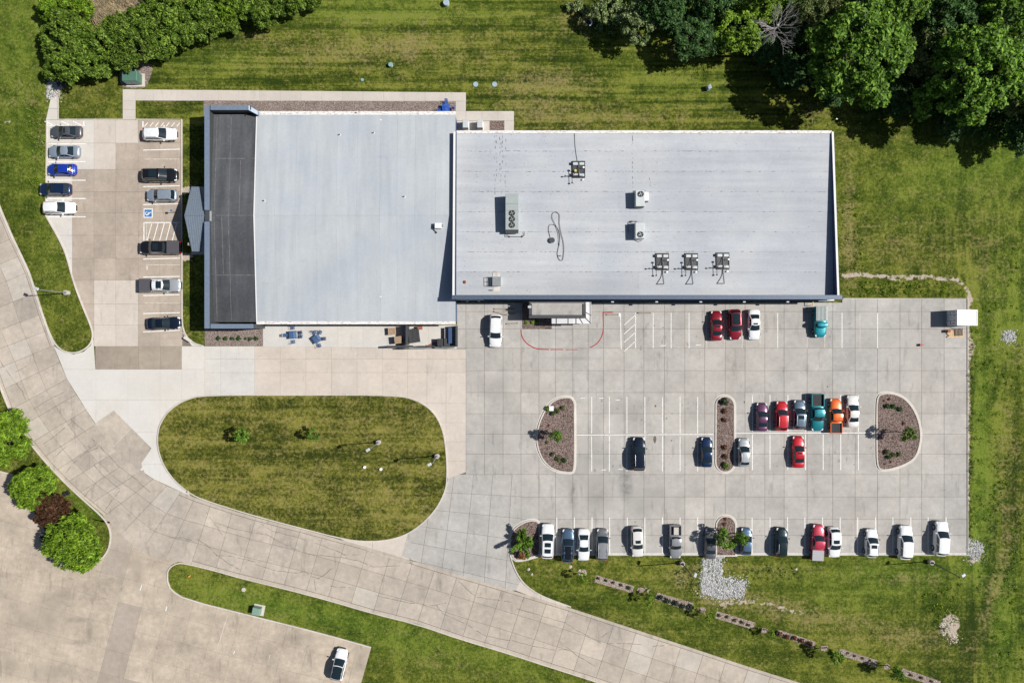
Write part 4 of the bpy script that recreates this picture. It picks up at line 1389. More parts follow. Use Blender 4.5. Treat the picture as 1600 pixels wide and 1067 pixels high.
# antenna sleds weighed down with blocks
def sled(px, py, lab, cable):
    x, y, z = roofE(px, py, .15)
    u = thing('antenna_sled', lab, 'antenna', (x, y, z), group='ballasted antenna sleds on the rear roof')
    s = MB()
    for yy in (-1.2, 1.2): s.box((0, yy, .06), (1.95, .16, .12))
    for xx in (-.93, .93): s.box((xx, 0, .065), (.12, 2.3, .13))
    s.box((0, 0, .1), (.1, 2.3, .1))
    s.build('frame', M['black'], u)
    s = MB(); s.box((0, 0, .03), (1.8, 2.3, .04)); s.build('mat', M['dark'], u)
    for bx in (-.48, .48):
        for by in (-.85, .85):
            s = MB(); s.bbox((bx, by, .17), (.72, .42, .2), b=.02); s.build('ballast_block', M['hvac_l'], u)
    s = MB()
    s.tube([(0, -.9, .1), (0, -.9, 1.7)], .045); s.tube([(0, 1.0, .15), (0.05, -.2, .5), (0, -.9, 1.2)], .035)
    s.build('mast', M['steel'], u)
    # yagi arm that points west with a cross bar and knobs
    s = MB()
    s.tube([(.6, -1.05, .5), (-2.0, -1.05, .5)], .035); s.tube([(-1.0, -.15, .5), (-1.0, -2.05, .5)], .04)
    s.cyl((-2.05, -1.05, .4), .11, .18, 8); s.cyl((-1.0, -.1, .4), .14, .2, 8); s.cyl((-1.0, -2.08, .4), .12, .2, 8)
    s.tube([(-2.0, -1.05, 0), (-2.0, -1.05, .5)], .03); s.tube([(-1.0, -1.05, 0), (-1.0, -1.05, .5)], .03)
    s.build('antenna', M['black'], u)
    s = MB()
    s.cyl((.72, .2, .62), .15, .06, 10); s.cyl((.68, -1.55, .3), .13, .05, 10); s.tube([(.72, .2, .1), (.72, .2, .62)], .03); s.tube([(.68, -1.3, .1), (.68, -1.55, .3)], .02)
    s.build('dish', M['white'], u)
    s = MB(); s.bbox((-1.02, .88, .16), (.24, .4, .3), b=.02); s.bbox((-1.02, -.8, .16), (.22, .4, .3), b=.02); s.build('junction_box', M['black'], u)
    if cable:
        s = MB()
        a = chaikin([(-.05, -1.2), (-.1, -2.2), (-.85, -3.35)], 2); b = chaikin([(.05, -1.2), (.1, -2.2), (.25, -3.3)], 2)
        s.tube([(p, q, .05 - .04 * q) for p, q in a], .035, n=4); s.tube([(p, q, .05 - .04 * q) for p, q in b], .035, n=4); s.tube([(-.85, -3.35, .20), (.2, -3.35, .20)], .06, n=5)
        s.build('cable', M['dark'], u)
    return u


sled(1035, 409, 'left one of three black framed antenna sleds near the roof edge', True)
sled(1080.5, 409, 'middle one of three black framed antenna sleds near the roof edge', True)
sled(1129.5, 408, 'right one of three black framed antenna sleds near the roof edge', True)
u = sled(904, 265, 'lone black framed antenna sled with a yellow cap and cable to the north eave', False)
s = MB(); s.cyl((-.48, -.25, .4), .19, .12, 12); s.build('cap', plain('yellow plastic', (.62, .50, .10), .5), u)
ux_, uy_, uz_ = u.location
pts = [(898, 207), (898, 222), (899.5, 237), (902, 252)]
s = MB(); s.tube([(roofE(*p)[0] - ux_, roofE(*p)[1] - uy_, roofE(*p)[2] + .04 - uz_) for p in chaikin(pts, 2)], .04, n=5); s.build('cable', M['dark'], u)

# coiled hose with its reel
hp = [(867, 374), (862, 364), (859, 354), (858, 345), (863, 339), (870, 339), (872, 346), (865, 338), (863.5, 333), (869, 332), (873.5, 337), (874, 350), (877, 362), (880.5, 375), (881, 388), (879, 398), (879, 408)]
hp = [(861.5, 377), (858, 365), (857, 355), (861, 351), (868, 353), (873, 361), (875, 374), (872, 390), (871, 398), (874, 406), (879, 406), (881, 392), (880, 377), (876, 362), (874, 348), (874, 336), (869, 332), (864, 333.5), (863, 341), (868, 352), (873, 366), (874, 384)]
u = thing('hose', 'thin dark hose lying in two long loops on the pale roof', 'hose', roofE(868, 370))
ux_, uy_, uz_ = u.location
s = MB(); s.tube([(roofE(*p)[0] - ux_, roofE(*p)[1] - uy_, roofE(*p)[2] + .04 + .0015 * i - uz_) for i, p in enumerate(catmull(hp, 4))], .036, n=5); s.build('hose_line', M['dark'], u)
s = MB(); x, y, z = roofE(862.5, 376); s.cyl((x - ux_, y - uy_, z - uz_ + .02), .36, .3, 14); s.build('reel', M['hvac_l'], u)
s = MB(); s.cyl((x - ux_, y - uy_, z - uz_ + .32), .42, .03, 14); s.build('reel_rim', M['dark'], u)
s = MB(); x, y, z = roofE(874, 400); s.box((x - ux_, y - uy_, z - uz_ + .08), (.5, .1, .1)); s.build('nozzle', M['black'], u)

# white hatch with its ladder rail
x, y, z = roofE(776, 440, .4)
u = thing('roof_hatch', 'square grey roof hatch with a white lid and steel ladder rail', 'hatch', (x, y, z))
s = MB(); s.box((0, 0, .3), (1.25, 1.35, .6)); s.build('curb', M['hvac_l'], u)
s = MB(); s.bbox((0, 0, .66), (1.3, 1.4, .12), b=.03); s.build('lid', M['steel'], u)
s = MB(); s.box((-.05, 1.0, .02), (1.1, .75, .04)); s.box((.05, -1.05, .02), (.9, .8, .04)); s.build('walk_pad', M['kerb'], u)
s = MB()
for yy in (-.65, 0, .65): s.tube([(-.65, yy, .5), (-1.45, yy, .5)], .035)
s.tube([(-1.45, -.65, .5), (-1.45, .65, .5)], .035); s.tube([(-.95, -.65, .5), (-.95, .65, .5)], .03)
for yy in (-.65, .65): s.tube([(-1.45, yy, 0), (-1.45, yy, .5)], .03)
s.build('rail', M['dark'], u)
s = MB(); s.box((-.9, -1.28, .05), (.6, .14, .1)); s.build('block', M['black'], u)
# things on the west roof
x, y, z = roofW(684.5, 353, .4)
u = thing('roof_vent', 'white boxy vent with a bent pipe on the pale blue roof', 'vent', (x, y, z))
s = MB(); s.bbox((0, 0, .35), (1.0, .8, .7), b=.05); s.build('vent_box', M['white'], u)
s = MB(); s.tube([(-.5, 0, .3), (-.8, -.1, .3), (-.7, -.5, .1), (-.3, -.9, .05)], .06); s.cyl((-.25, -.95, 0), .1, .2, 8); s.build('pipe', M['dark'], u)
s = MB(); s.box((.6, .05, .3), (.25, .4, .3)); s.build('hood', M['steel'], u)
for px, py, lab in ((531, 211, 'small dark pipe vent on the pale roof nearest the north eave, left one'), (584, 208, 'small dark pipe vent on the pale roof nearest the north eave, right one'), (632, 307.5, 'small dark pipe vent midway down the pale roof'), (413, 314, 'small dark pipe vent beside the dark front roof'), (557, 177, 'small dark pipe vent at the stained north eave'), (740.0, 441.5, '')):
    if not lab: continue
    x, y, z = roofW(px, py)
    u = thing('pipe_vent', lab, 'vent', (x, y, z), group='pipe vents on the pale roof')
    s = MB(); s.cyl((0, 0, 0), .16, .04, 12); s.build('collar', M['white'], u)
    s = MB(); s.cyl((0, 0, .03), .075, .30, 10); s.build('stack', M['dark'], u)
x, y, z = roofE(725.5, 441)
s = MB(); s.cyl((0, 0, 0), .28, .06, 10, r2=.1); o = s.build('drain_cover', plain('rusty iron', (.16, .05, .025), .8, var=.3), None, loc=(x, y, z)); tag(o, 'small rusty round drain cover on the rear roof', 'drain')
x, y, z = roofW(388, 173)
x, y = P(387, 173, 3.6)
u = thing('floodlight', 'white floodlight on a bent arm at the corner of the dark roof', 'light', (x, y, zW(y) - .1))
s = MB(); s.tube([(0, 0, 0), (0, 0, .8), (.15, .2, .95)], .05); s.tube([(-.05, -.1, .5), (-.6, -.7, .1)], .05); s.build('arm', M['black'], u)
s = MB(); s.bbox((.2, .25, 1.0), (.4, .34, .2), b=.06); s.build('lamp_head', M['white'], u)

# ------------------------------------------------------------------ screened yard by the south wall
ya = thing('screen_wall', 'dark screen wall round the storage yard with an open front gate', 'wall', (-14, 0, 0))
o = (-14, 0)
def wall(a, b, w=.16, h=1.9, m='dark'):
    (ax, ay), (bx, by) = P(*a, 1.2), P(*b, 1.2)
    s = MB(); ribbon(s, [(ax - o[0], ay - o[1]), (bx - o[0], by - o[1])], w, 0, h); s.build('wall_panel', M[m], ya)


wall((713.5, 509), (713.5, 541), .22); wall((713.5, 541), (690, 541.5)); wall((606.5, 541.5), (644, 541), .3); wall((636.5, 509), (636.5, 539), .3, 2.0)
s = MB()
for a, b, m in (((626, 544.5), (640, 544.5), 0), ((640, 544), (675, 543.5), 1), ((655, 541), (680, 541), 0), ((680, 543), (710, 543), 1)):
    (ax, ay), (bx, by) = P(*a, .8), P(*b, .8)
    s2 = MB(); ribbon(s2, [(ax - o[0], ay), (bx - o[0], by)], .16, .05, 1.5); s2.build('gate_leaf', M['dark' if m == 0 else 'steel'], ya)
M['wood'] = plain('weathered wood', (.42, .30, .20), .85, var=.3, scale=6)
M['wood_red'] = plain('reddish wood', (.28, .11, .075), .85, var=.3, scale=6)
M['plastic_dk'] = plain('dark plastic', (.045, .045, .048), .6, var=.3)


def pallet_stack(px, py, n, m, lab, rz=0.0, w=1.15, d=1.1, name='pallet_stack'):
    x, y = P(px, py, n * .14)
    u = thing(name, lab, 'pallets', (x, y, .034), rz)
    for k in range(n):
        s = MB()
        for q in range(7): s.box((-w / 2 + w * (q + .5) / 7, 0, k * .145 + .125), (w / 7 * .74, d, .025))
        for q in (-1, 0, 1): s.box((0, q * (d / 2 - .06), k * .145 + .055), (w, .1, .10))
        s.build('pallet', M[m], u)
    return u


pallet_stack(612, 517.5, 5, 'wood', 'tan pallet stack outside the dark screen wall', .05)
pallet_stack(622, 531, 8, 'wood', 'taller tan pallet stack in the corner of the screen wall', .12)
u = thing('pallet_stack', 'wide stack of dark plastic pallets leaning askew inside the yard', 'pallets', (*P(647, 524, .6), .034), .14)
for k in range(7):
    s = MB()
    for q in range(7): s.box((0, -1.0 + .31 * q, k * .15 + .12), (1.6, .24, .03))
    for q in (-.72, 0, .72): s.box((q, 0, k * .15 + .05), (.1, 2.1, .09))
    o_ = s.build('pallet', M['plastic_dk'], u, loc=(random.uniform(-.03, .03), random.uniform(-.03, .03), 0), rz=random.uniform(-.03, .03))
for px, lab, m in ((688, 'left of two dark lidded bins side by side in the yard', 'plastic_dk'), (698.5, 'right of two dark lidded bins side by side in the yard, bluish', 'dark')):
    x, y = P(px, 535, 1.1)
    u = thing('waste_bin', lab, 'bin', (x, y, .034), group='lidded bins in the yard')
    s = MB(); s.prism([(-.42, -.55), (.42, -.55), (.42, .55), (-.42, .55)], .12, 1.05, bottom=True); s.build('bin_body', M[m], u)
    s = MB()
    for q in range(4): s.box((-.34 + q * .225, 0, 1.09), (.2, 1.2, .07))
    s.build('lid', M[m], u)
    for sx in (-.3, .3):
        s = MB(); s.tube([(sx - .04, .5, .1), (sx + .04, .5, .1)], .1, n=10); s.build('wheel', M['rubber'], u)
x, y = P(656, 512.5, .4); u = thing('crate', 'reddish wooden crate against the south wall in the yard', 'crate', (x, y, .034))
s = MB(); s.box((0, 0, .3), (.75, .45, .6)); s.build('crate_body', M['wood_red'], u); s = MB(); s.box((0, 0, .62), (.8, .5, .04)); s.build('lid', M['wood_red'], u)
x, y = P(674, 537.5, .2); u = thing('scrap_wood', 'loose reddish boards dropped by the yard gate', 'boards', (x, y, .034))
for a, l, dx, dy in ((.5, 1.1, 0, 0), (.2, 1.0, .3, .05), (-.4, .8, .5, -.1), (.0, 1.4, -.2, -.25)):
    s = MB(); s.box((dx, dy, .04 + .04 * abs(dx)), (l, .2, .04), a); s.build('board', M['wood_red' if l > .9 else 'wood'], u)
x, y = P(709, 524, .8); u = thing('storage_rack', 'dark blue rack standing along the yard side wall', 'rack', (x - .25, y, .034))
s = MB()
for yy in (-1.2, 1.2): s.box((0, yy, .7), (.06, .06, 1.4)); s.box((-.5, yy, .7), (.06, .06, 1.4))
s.build('upright', M['navy'], u)
for zz in (.5, 1.35):
    s = MB(); s.box((-.25, 0, zz), (.55, 2.5, .06)); s.build('shelf', M['navy'], u)

# condensers on their pad by the north wall
for px, lab in ((727.5, 'left of two grey condenser boxes by the north wall'), (750, 'right of two grey condenser boxes by the north wall')):
    x, y = P(px, 196, .9)
    u = thing('condenser', lab, 'air unit', (x, y + .1, .06), group='condensers by the north wall')
    s = MB(); s.bbox((0, 0, .7), (.85, 1.25, 1.3), b=.03); s.build('casing', M['hvac_l'], u)
    s = MB(); s.box((0, 0, .04), (1.0, 1.35, .08)); s.build('base', M['cope_w'], u)
    s = MB(); s.box((.43, 0, .7), (.03, 1.05, 1.0)); s.build('louvre', M['white'], u)
# ------------------------------------------------------------------ cars
def paint(name, col, rough=.28, metal=.35):
    t = NT(name + ' car paint')
    n = t.noise(t.obj(), 2.5, 4)
    c = t.mix(1.0, (*col, 1), t.lin(n, .3, .7, .94, 1.05), 'MULTIPLY')
    return t.fin(c, rough, metal, coat=.8)


PAINT = {k: paint(k, *v) for k, v in {
    'white': ((.76, .77, .78), .3, 0), 'offwhite': ((.68, .67, .63), .3, .05), 'silver': ((.50, .53, .55), .3, .5), 'grey': ((.24, .245, .255), .3, .5), 'slate': ((.135, .14, .15), .3, .5),
    'silverblue': ((.40, .47, .55), .3, .5), 'iceblue': ((.55, .64, .72), .3, .4), 'blue': ((.015, .05, .42), .28, .3), 'navy': ((.012, .03, .085), .25, .4), 'black': ((.012, .013, .016), .25, .3),
    'darknavy': ((.010, .017, .035), .25, .4), 'red': ((.50, .012, .022), .28, .25), 'darkred': ((.26, .012, .025), .28, .35), 'crimson': ((.46, .035, .07), .3, .25), 'purple': ((.115, .042, .095), .3, .4),
    'teal': ((.008, .20, .235), .3, .3), 'bluegrey': ((.13, .18, .235), .3, .5), 'orange': ((.72, .13, .02), .3, .2), 'tealgrey': ((.08, .18, .21), .28, .5), 'greenblack': ((.012, .028, .032), .25, .4),
    'steelblue': ((.10, .165, .26), .3, .5), 'midgrey': ((.33, .335, .35), .3, .4), 'turq': ((.008, .26, .32), .32, .3)}.items()}
GL = plain('car glass', (.012, .022, .028), .05, spec=.8, var=.02)
LENS = plain('headlight lens', (.72, .74, .76), .12, var=.05)
TAIL = plain('tail light lens', (.35, .012, .012), .2, var=.05)
TRIM = plain('black car trim', (.016, .016, .017), .55, var=.1)
BEDL = plain('bed liner', (.032, .032, .034), .8, var=.25)
VINYL = plain('bed cover vinyl', (.075, .072, .082), .7, var=.1)
GREYB = plain('grey bed cover', (.34, .34, .36), .5, var=.06)

# belt heights, cab shape: front base, roof front, roof rear, rear base (m from the middle), deck height
KIND = {
    'sedan': dict(L=4.80, W=1.84, H=1.45, hood=(.70, .88), belt=.93, wb=1.12, rf=.14, rr=-.88, rb=-1.66, deck=.98, ax=(1.45, -1.38)),
    'coupe': dict(L=4.55, W=1.80, H=1.42, hood=(.68, .86), belt=.92, wb=1.05, rf=.10, rr=-.85, rb=-1.66, deck=.98, ax=(1.38, -1.28)),
    'suv': dict(L=4.65, W=1.88, H=1.70, hood=(.82, 1.03), belt=1.08, wb=1.16, rf=.22, rr=-1.75, rb=-2.18, deck=1.08, ax=(1.40, -1.35)),
    'large_suv': dict(L=5.15, W=2.0, H=1.82, hood=(.90, 1.10), belt=1.15, wb=1.30, rf=.32, rr=-1.98, rb=-2.40, deck=1.15, ax=(1.55, -1.5)),
    'hatch': dict(L=4.45, W=1.80, H=1.52, hood=(.72, .92), belt=.95, wb=1.15, rf=.16, rr=-1.38, rb=-1.98, deck=.98, ax=(1.35, -1.28)),
    'minivan': dict(L=5.0, W=1.96, H=1.75, hood=(.78, 1.02), belt=1.06, wb=1.55, rf=.55, rr=-1.98, rb=-2.34, deck=1.06, ax=(1.50, -1.5)),
    'pickup': dict(L=5.75, W=1.98, H=1.85, hood=(.95, 1.12), belt=1.18, wb=1.42, rf=.60, rr=-.55, rb=-.80, deck=1.18, ax=(1.85, -1.75), bed=-.90),
    'small_pickup': dict(L=5.3, W=1.86, H=1.72, hood=(.86, 1.03), belt=1.08, wb=1.22, rf=.42, rr=-.72, rb=-.94, deck=1.08, ax=(1.65, -1.6), bed=-1.02),
    'crew_pickup': dict(L=6.2, W=2.05, H=1.93, hood=(1.0, 1.18), belt=1.24, wb=1.72, rf=.82, rr=-.85, rb=-1.06, deck=1.24, ax=(2.0, -1.85), bed=-1.16),
    'jeep': dict(L=4.75, W=1.86, H=1.85, hood=(1.0, 1.12), belt=1.22, wb=1.02, rf=.78, rr=.10, rb=-.05, deck=1.22, ax=(1.5, -1.4), bed=-.12),
}
_mc = {}


def car_meshes(kind):
    if kind in _mc: return _mc[kind]
    K = KIND[kind]
    L_, W_, H_ = K['L'], K['W'], K['H']
    hl, hw = L_ / 2, W_ / 2
    belt, deck = K['belt'], K['deck']
    wr = hw * (.72 if kind in ('sedan', 'coupe', 'hatch') else .79)       # roof half width
    wbh = hw * .90
    out = {}
    # lower body, lofted rear to front
    pick = 'bed' in K
    bz = .80 if pick else deck
    e = .12 if pick else 0
    st = [(-hl, .60 + e * 2, bz - .30, .46), (-hl + .05, .76 + e, bz - .16, .36), (-hl + .15, .88 + e * .6, bz - .06, .28), (-hl + .34, .955 + e * .2, bz - .01, .24), (-hl + .75, 1.0, bz, .22)]
    if pick: st += [(K['bed'] - .03, 1.0, bz, .22), (K['bed'], 1.0, belt, .22)]
    st += [(min(K['rb'] + .5, K['wb'] - .8), 1.0, belt if not pick else belt, .22), ((K['rb'] + K['wb']) / 2 if not pick else K['wb'] - .5, 1.0, belt - .01, .22), (K['wb'], .995, K['hood'][1] + .02, .22),
           (hl - .85, .98, (K['hood'][0] + K['hood'][1]) / 2 + .05, .22), (hl - .50, .915, K['hood'][0] + .05, .23), (hl - .26, .82, K['hood'][0] + .00, .26), (hl - .11, .69, K['hood'][0] - .08, .31), (hl - .03, .58, K['hood'][0] - .18, .36), (hl, .42, K['hood'][0] - .28, .42)]
    st.sort(key=lambda t: t[0])
    mb = MB()
    prof = []
    for x, w, top, bot in st:
        w *= hw
        cr = .05
        half = [(0, bot), (w * .86, bot), (w * .985, bot + .14), (w, (bot + top) / 2), (w * .975, top - .17), (w * .91, top - .06), (w * .76, top), (w * .42, top + cr * .7)]
        ring = [(x, -y, z) for y, z in half[::-1][:-1]] + [(x, y, z) for y, z in half]
        ring = [(x, 0, top + cr)] + [(x, y, z) for y, z in half[::-1][:-1]] + [(x, 0, bot)] + [(x, -y, z) for y, z in half[1:]]
        prof.append(ring)
    n = len(prof[0])
    vs = [p for r in prof for p in r]
    fs = []
    for i in range(len(prof) - 1):
        for q in range(n):
            q2 = (q + 1) % n
            fs.append((i * n + q, i * n + q2, (i + 1) * n + q2, (i + 1) * n + q))
    fs.append(tuple(range(n - 1, -1, -1))); fs.append(tuple((len(prof) - 1) * n + q for q in range(n)))
    mb.add(vs, fs)
    # cab: ruled patches that share their edges
    cf, crv = .16, .10
    crown = .05
    zb_f, zb_r = K['hood'][1] - .02, deck - .02
    arch = .035
    def roof(t, u): # t 0 front .. 1 rear
        x = (K['rf'] - cf * .7 * u * u) * (1 - t) + (K['rr'] + crv * u * u) * t
        return Vector((x, u * wr * (1 - .03 * t), H_ - .06 - arch + crown * (1 - u ** 4) + arch * 4 * t * (1 - t) - (.03 if t > .5 else 0) * (2 * t - 1)))
    def basef(u): return Vector((K['wb'] - cf * 1.3 * u * u, u * wbh, zb_f))
    def baser(u): return Vector((K['rb'] + crv * 1.2 * u * u, u * wbh, zb_r))
    W = lambda v, u: basef(u).lerp(roof(0, u), v)
    Rr = lambda v, u: baser(u).lerp(roof(1, u), v)
    S = lambda s_, v, sg: basef(sg).lerp(baser(sg), s_).lerp(roof(s_, sg), v)
    def patch(fn, nu, nv):
        mb.surf(fn, nu, nv)
    patch(lambda a, b: W(a, b * 2 - 1), 2, 8)
    patch(lambda a, b: Rr(a, b * 2 - 1), 2, 8)
    patch(lambda a, b: roof(a, b * 2 - 1), 8, 8)
    for sg in (-1, 1): patch(lambda a, b: S(a, b, sg), 8, 3)
    out['body'] = mb.mesh('car_body', [PAINT['white']], True, 38)

    def glass(fn, c0, c1, d0, d1, outv, nm, nu=3, nv=6, off=.012):
        g = MB()
        def f(a, b):
            p = fn(c0 + (c1 - c0) * a, d0 + (d1 - d0) * b)
            return p + outv * off
        g.surf(f, nu, nv)
        out[nm] = g.mesh(nm, [GL], True)
    glass(lambda a, b: W(a, b * 2 - 1), .03, .96, .035, .965, Vector((.5, 0, .85)), 'windshield')
    if kind != 'jeep' or True:
        glass(lambda a, b: Rr(a, b * 2 - 1), .06 if kind in ('sedan', 'coupe') else .18, .95, .06, .94, Vector((-.7, 0, .7)), 'rear_window')
    for nm, sg in (('l', 1), ('r', -1)):
        spl = .5 if K['rf'] - K['rr'] > 1.0 else .92
        glass(lambda a, b: S(a, b, sg), .10, spl - .02, .12, .88, Vector((0, sg * .9, .3)), 'sidef' + nm, 4, 2)
        if spl < .9: glass(lambda a, b: S(a, b, sg), spl + .02, .90, .12, .88, Vector((0, sg * .9, .3)), 'sider' + nm, 4, 2)
    def roofpatch(t0, t1, u, nm, mat, off=.014):
        g = MB(); g.surf(lambda a, b: roof(t0 + (t1 - t0) * a, (b * 2 - 1) * u) + Vector((0, 0, off)), 3, 4)
        out[nm] = g.mesh(nm, [mat], True)
    roofpatch(.12, .40, .62, 'sunroof', GL); roofpatch(.52, .80, .62, 'sunroof2', GL); roofpatch(.06, .96, .86, 'glassroof', GL); roofpatch(.02, .98, .97, 'roofpanel', TRIM, .01); roofpatch(.10, .34, .55, 'smallroof', GL); roofpatch(.12, .62, .66, 'panoroof', GL)
    # rails, mirrors, lamps, grille
    g = MB()
    for sg in (-1, 1): g.tube([roof(t, sg * .9) + Vector((0, 0, .05)) for t in (.10, .3, .5, .7, .9)], .028, n=5)
    out['rails'] = g.mesh('roof_rail', [M['steel']])
    for nm, sg in (('ml', 1), ('mr', -1)):
        g = MB(); g.bbox((K['wb'] - .42, sg * (hw + .10), belt + .06), (.13, .24, .15), b=.03); out[nm] = g.mesh('mirror', [PAINT['white']])
        g = MB(); g.surf(lambda a, b: Vector((hl - .10 - .30 * a, sg * hw * (.56 + .25 * b + .10 * a), K['hood'][0] - .10 + .115 * a)), 2, 2); out['h' + nm] = g.mesh('headlight', [LENS], True)
        tz = (1.05 if pick else deck) - .10
        g = MB(); g.box((-hl + (.07 if pick else .15), sg * hw * (.80 if pick else .74), tz - .12), (.12, .24, .26 if pick or kind in ('suv', 'large_suv', 'minivan') else .15)); out['t' + nm] = g.mesh('tail_light', [TAIL])
    g = MB(); g.box((hl - .03, 0, K['hood'][0] - .25), (.08, hw * .95, .18)); out['grille'] = g.mesh('grille', [TRIM])
    # wheels
    wr_ = .40 if pick or kind == 'large_suv' else (.37 if kind in ('suv', 'minivan') else .33)
    g = MB(); g.tube([(0, -.11, 0), (0, .11, 0)], wr_, n=18); out['tyre'] = g.mesh('wheel', [M['rubber']], True, 40)
    g = MB(); g.tube([(0, -.118, 0), (0, .118, 0)], wr_ * .62, n=12); out['rim'] = g.mesh('rim', [M['rim']], True, 40)
    g = MB()
    g.tube([(0, -.10, 0), (0, .10, 0)], wr_ + .06, n=18); out['arch'] = g.mesh('wheel_arch', [TRIM], True, 40)
    out['wr'] = wr_
    if pick:
        b0 = K['bed']; ln = b0 + hl
        g = MB()
        rail = belt - .02
        for sg in (-1, 1): g.bbox((b0 - ln / 2 + .03, sg * (hw - .065), (rail + .6) / 2), (ln - .10, .12, rail - .6), b=.02)
        g.bbox((b0 - .04, 0, (rail + .6) / 2), (.08, W_ - .26, rail - .6), b=.02)
        out['bed'] = g.mesh('cargo_bed', [PAINT['white']])
        g = MB(); g.bbox((-hl + .07, 0, (rail + .6) / 2), (.09, W_ - .14, rail - .60), b=.02); out['gate'] = g.mesh('tailgate', [PAINT['white']])
        g = MB(); g.box((b0 - ln / 2, 0, .86), (ln - .2, W_ - .28, .02))
        for q in range(7): g.box((b0 - ln / 2, -.66 + q * .22, .875), (ln - .22, .07, .02))
        out['liner'] = g.mesh('bed_liner', [BEDL])
        g = MB(); g.bbox((b0 - ln / 2, 0, rail + .03), (ln - .10, W_ - .10, .06), b=.03); out['cover'] = g.mesh('bed_cover', [VINYL])
        g = MB()
        for q in range(8): g.bbox((b0 - ln / 2, -hw + .115 + q * (W_ - .2) / 8 + .0, rail + .30), (ln - .10, (W_ - .2) / 8 - .05, .06), b=.02)
        g.box((b0 - ln / 2, 0, rail + .12), (ln - .12, W_ - .12, .3), m=0)
        out['ribcover'] = g.mesh('bed_cover', [M['hvac']])
    _mc[kind] = out
    return out


CAT = {'sedan': 'car', 'coupe': 'car', 'suv': 'car', 'large_suv': 'car', 'hatch': 'car', 'minivan': 'minivan', 'pickup': 'pickup truck', 'small_pickup': 'pickup truck', 'crew_pickup': 'pickup truck', 'jeep': 'truck'}
NAME = {'minivan': 'parked_minivan', 'pickup': 'pickup_truck', 'small_pickup': 'pickup_truck', 'crew_pickup': 'pickup_truck', 'jeep': 'utility_truck'}


def car(kind, px, py, head, col, label, group, feats=(), L=None, ground=.034):
    K = KIND[kind]; m = car_meshes(kind)
    x, y = P(px, py, .75)
    t = thing(NAME.get(kind, 'parked_car'), label, CAT[kind], (x, y, ground), math.radians(head), group)
    if L:
        t.scale = (L / K['L'], 1 + (L / K['L'] - 1) * .4, 1 + (L / K['L'] - 1) * .3)
    pm = PAINT[col]
    hw = K['W'] / 2
    body = link('body', m['body'], t, mats=[pm])
    link('windshield', m['windshield'], t); link('rear_window', m['rear_window'], t)
    for k in ('sidefl', 'sidefr', 'siderl', 'siderr'):
        if k in m: link('side_window', m[k], t)
    for k in ('ml', 'mr'): link('mirror', m[k], t, mats=[pm if 'blackmirror' not in feats else TRIM])
    for k in ('hml', 'hmr'): link('headlight', m[k], t)
    for k in ('tml', 'tmr'): link('tail_light', m[k], t)
    link('grille', m['grille'], t)
    for ax in K['ax']:
        for sg in (-1, 1):
            # arch set a finger proud of the door skin
            link('wheel_arch', m['arch'], t, loc=(ax, sg * (hw - .095), m['wr'] + .02))
            w = link('wheel', m['tyre'], t, loc=(ax, sg * (hw - .09), m['wr']))
            link('rim', m['rim'], w, loc=(0, 0, 0))
    for f in feats:
        if f in ('sunroof', 'smallroof', 'panoroof', 'glassroof'): link('sunroof', m[f], t)
        elif f == 'twinroof': link('sunroof', m['sunroof'], t); link('sunroof', m['sunroof2'], t)
        elif f == 'rails': link('roof_rail', m['rails'], t)
        elif f == 'blackroof': link('roof_panel', m['roofpanel'], t, mats=[PAINT['black']])
        elif f.startswith('roof:'): link('roof_panel', m['roofpanel'], t, mats=[PAINT[f[5:]]])
    if 'bed' in K:
        link('cargo_bed', m['bed'], t, mats=[pm]); link('tailgate', m['gate'], t, mats=[pm]); link('bed_liner', m['liner'], t)
        if 'cover' in feats: link('bed_cover', m['cover'], t)
        if 'greycover' in feats: link('bed_cover', m['cover'], t, mats=[GREYB])
        if 'ribcover' in feats: link('bed_cover', m['ribcover'], t)
    return t


N, S_, E_, W_D = 90, 270, 0, 180
g1, g2, g3, g4, g5 = 'cars along the west edge of the front lot', 'cars facing the front of the building', 'cars parked against the rear building', 'cars in the middle bays', 'cars in the bottom row'
car('sedan', 103.5, 206, W_D, 'slate', 'dark grey sedan with a sunroof, topmost in the left column of the front lot', g1, ('sunroof',), 4.95)
car('sedan', 100, 237, W_D, 'silverblue', 'silver blue sedan second from the top in the left column of the front lot', g1, (), 5.0)
t = car('hatch', 96.5, 265, W_D, 'blue', 'bright royal blue hatchback with a tan patch on its rear window', g1, (), 4.5)
s = MB(); s.box((-1.66, .1, 1.265), (.26, .62, .03), 0, tilt=.65); s.build('tan_patch', M['wood'], t)  # tan patch laid over the rear window
car('suv', 86.5, 296, W_D, 'navy', 'navy blue car with a sunroof between the royal blue hatchback and a white SUV', g1, ('smallroof',), 5.0)
car('suv', 93, 325, E_, 'white', 'white SUV nosing east at the bottom of the left column of the front lot', g1, ('rails',), 5.1)
car('suv', 250, 210, E_, 'white', 'white SUV beside the striped zone at the top right of the front lot', g2, ('rails',), 5.3)
car('large_suv', 250, 274, E_, 'black', 'black SUV with a long sunroof facing the dark roofed building', g2, ('panoroof', 'rails'), 5.6)
car('suv', 253, 305.5, W_D, 'silverblue', 'silver blue SUV backed in above the blue access symbol', g2, ('rails',), 4.8)
car('crew_pickup', 250.5, 387, W_D, 'black', 'black pickup with a covered bed under the porch roof shadow', g2, ('panoroof', 'cover'), 6.3)
car('crew_pickup', 251.5, 446, E_, 'silver', 'silver pickup with a dark bed cover and large sunroof', g2, ('panoroof', 'cover', 'roof:white'), 6.4)
car('sedan', 256, 505, E_ + 2, 'darknavy', 'black sedan at the bottom of the right column of the front lot', g2, (), 5.2)
car('large_suv', 774.5, 517, S_ - 1.5, 'white', 'white SUV standing alone beside the loose wheel stops', g3, (), 5.1)
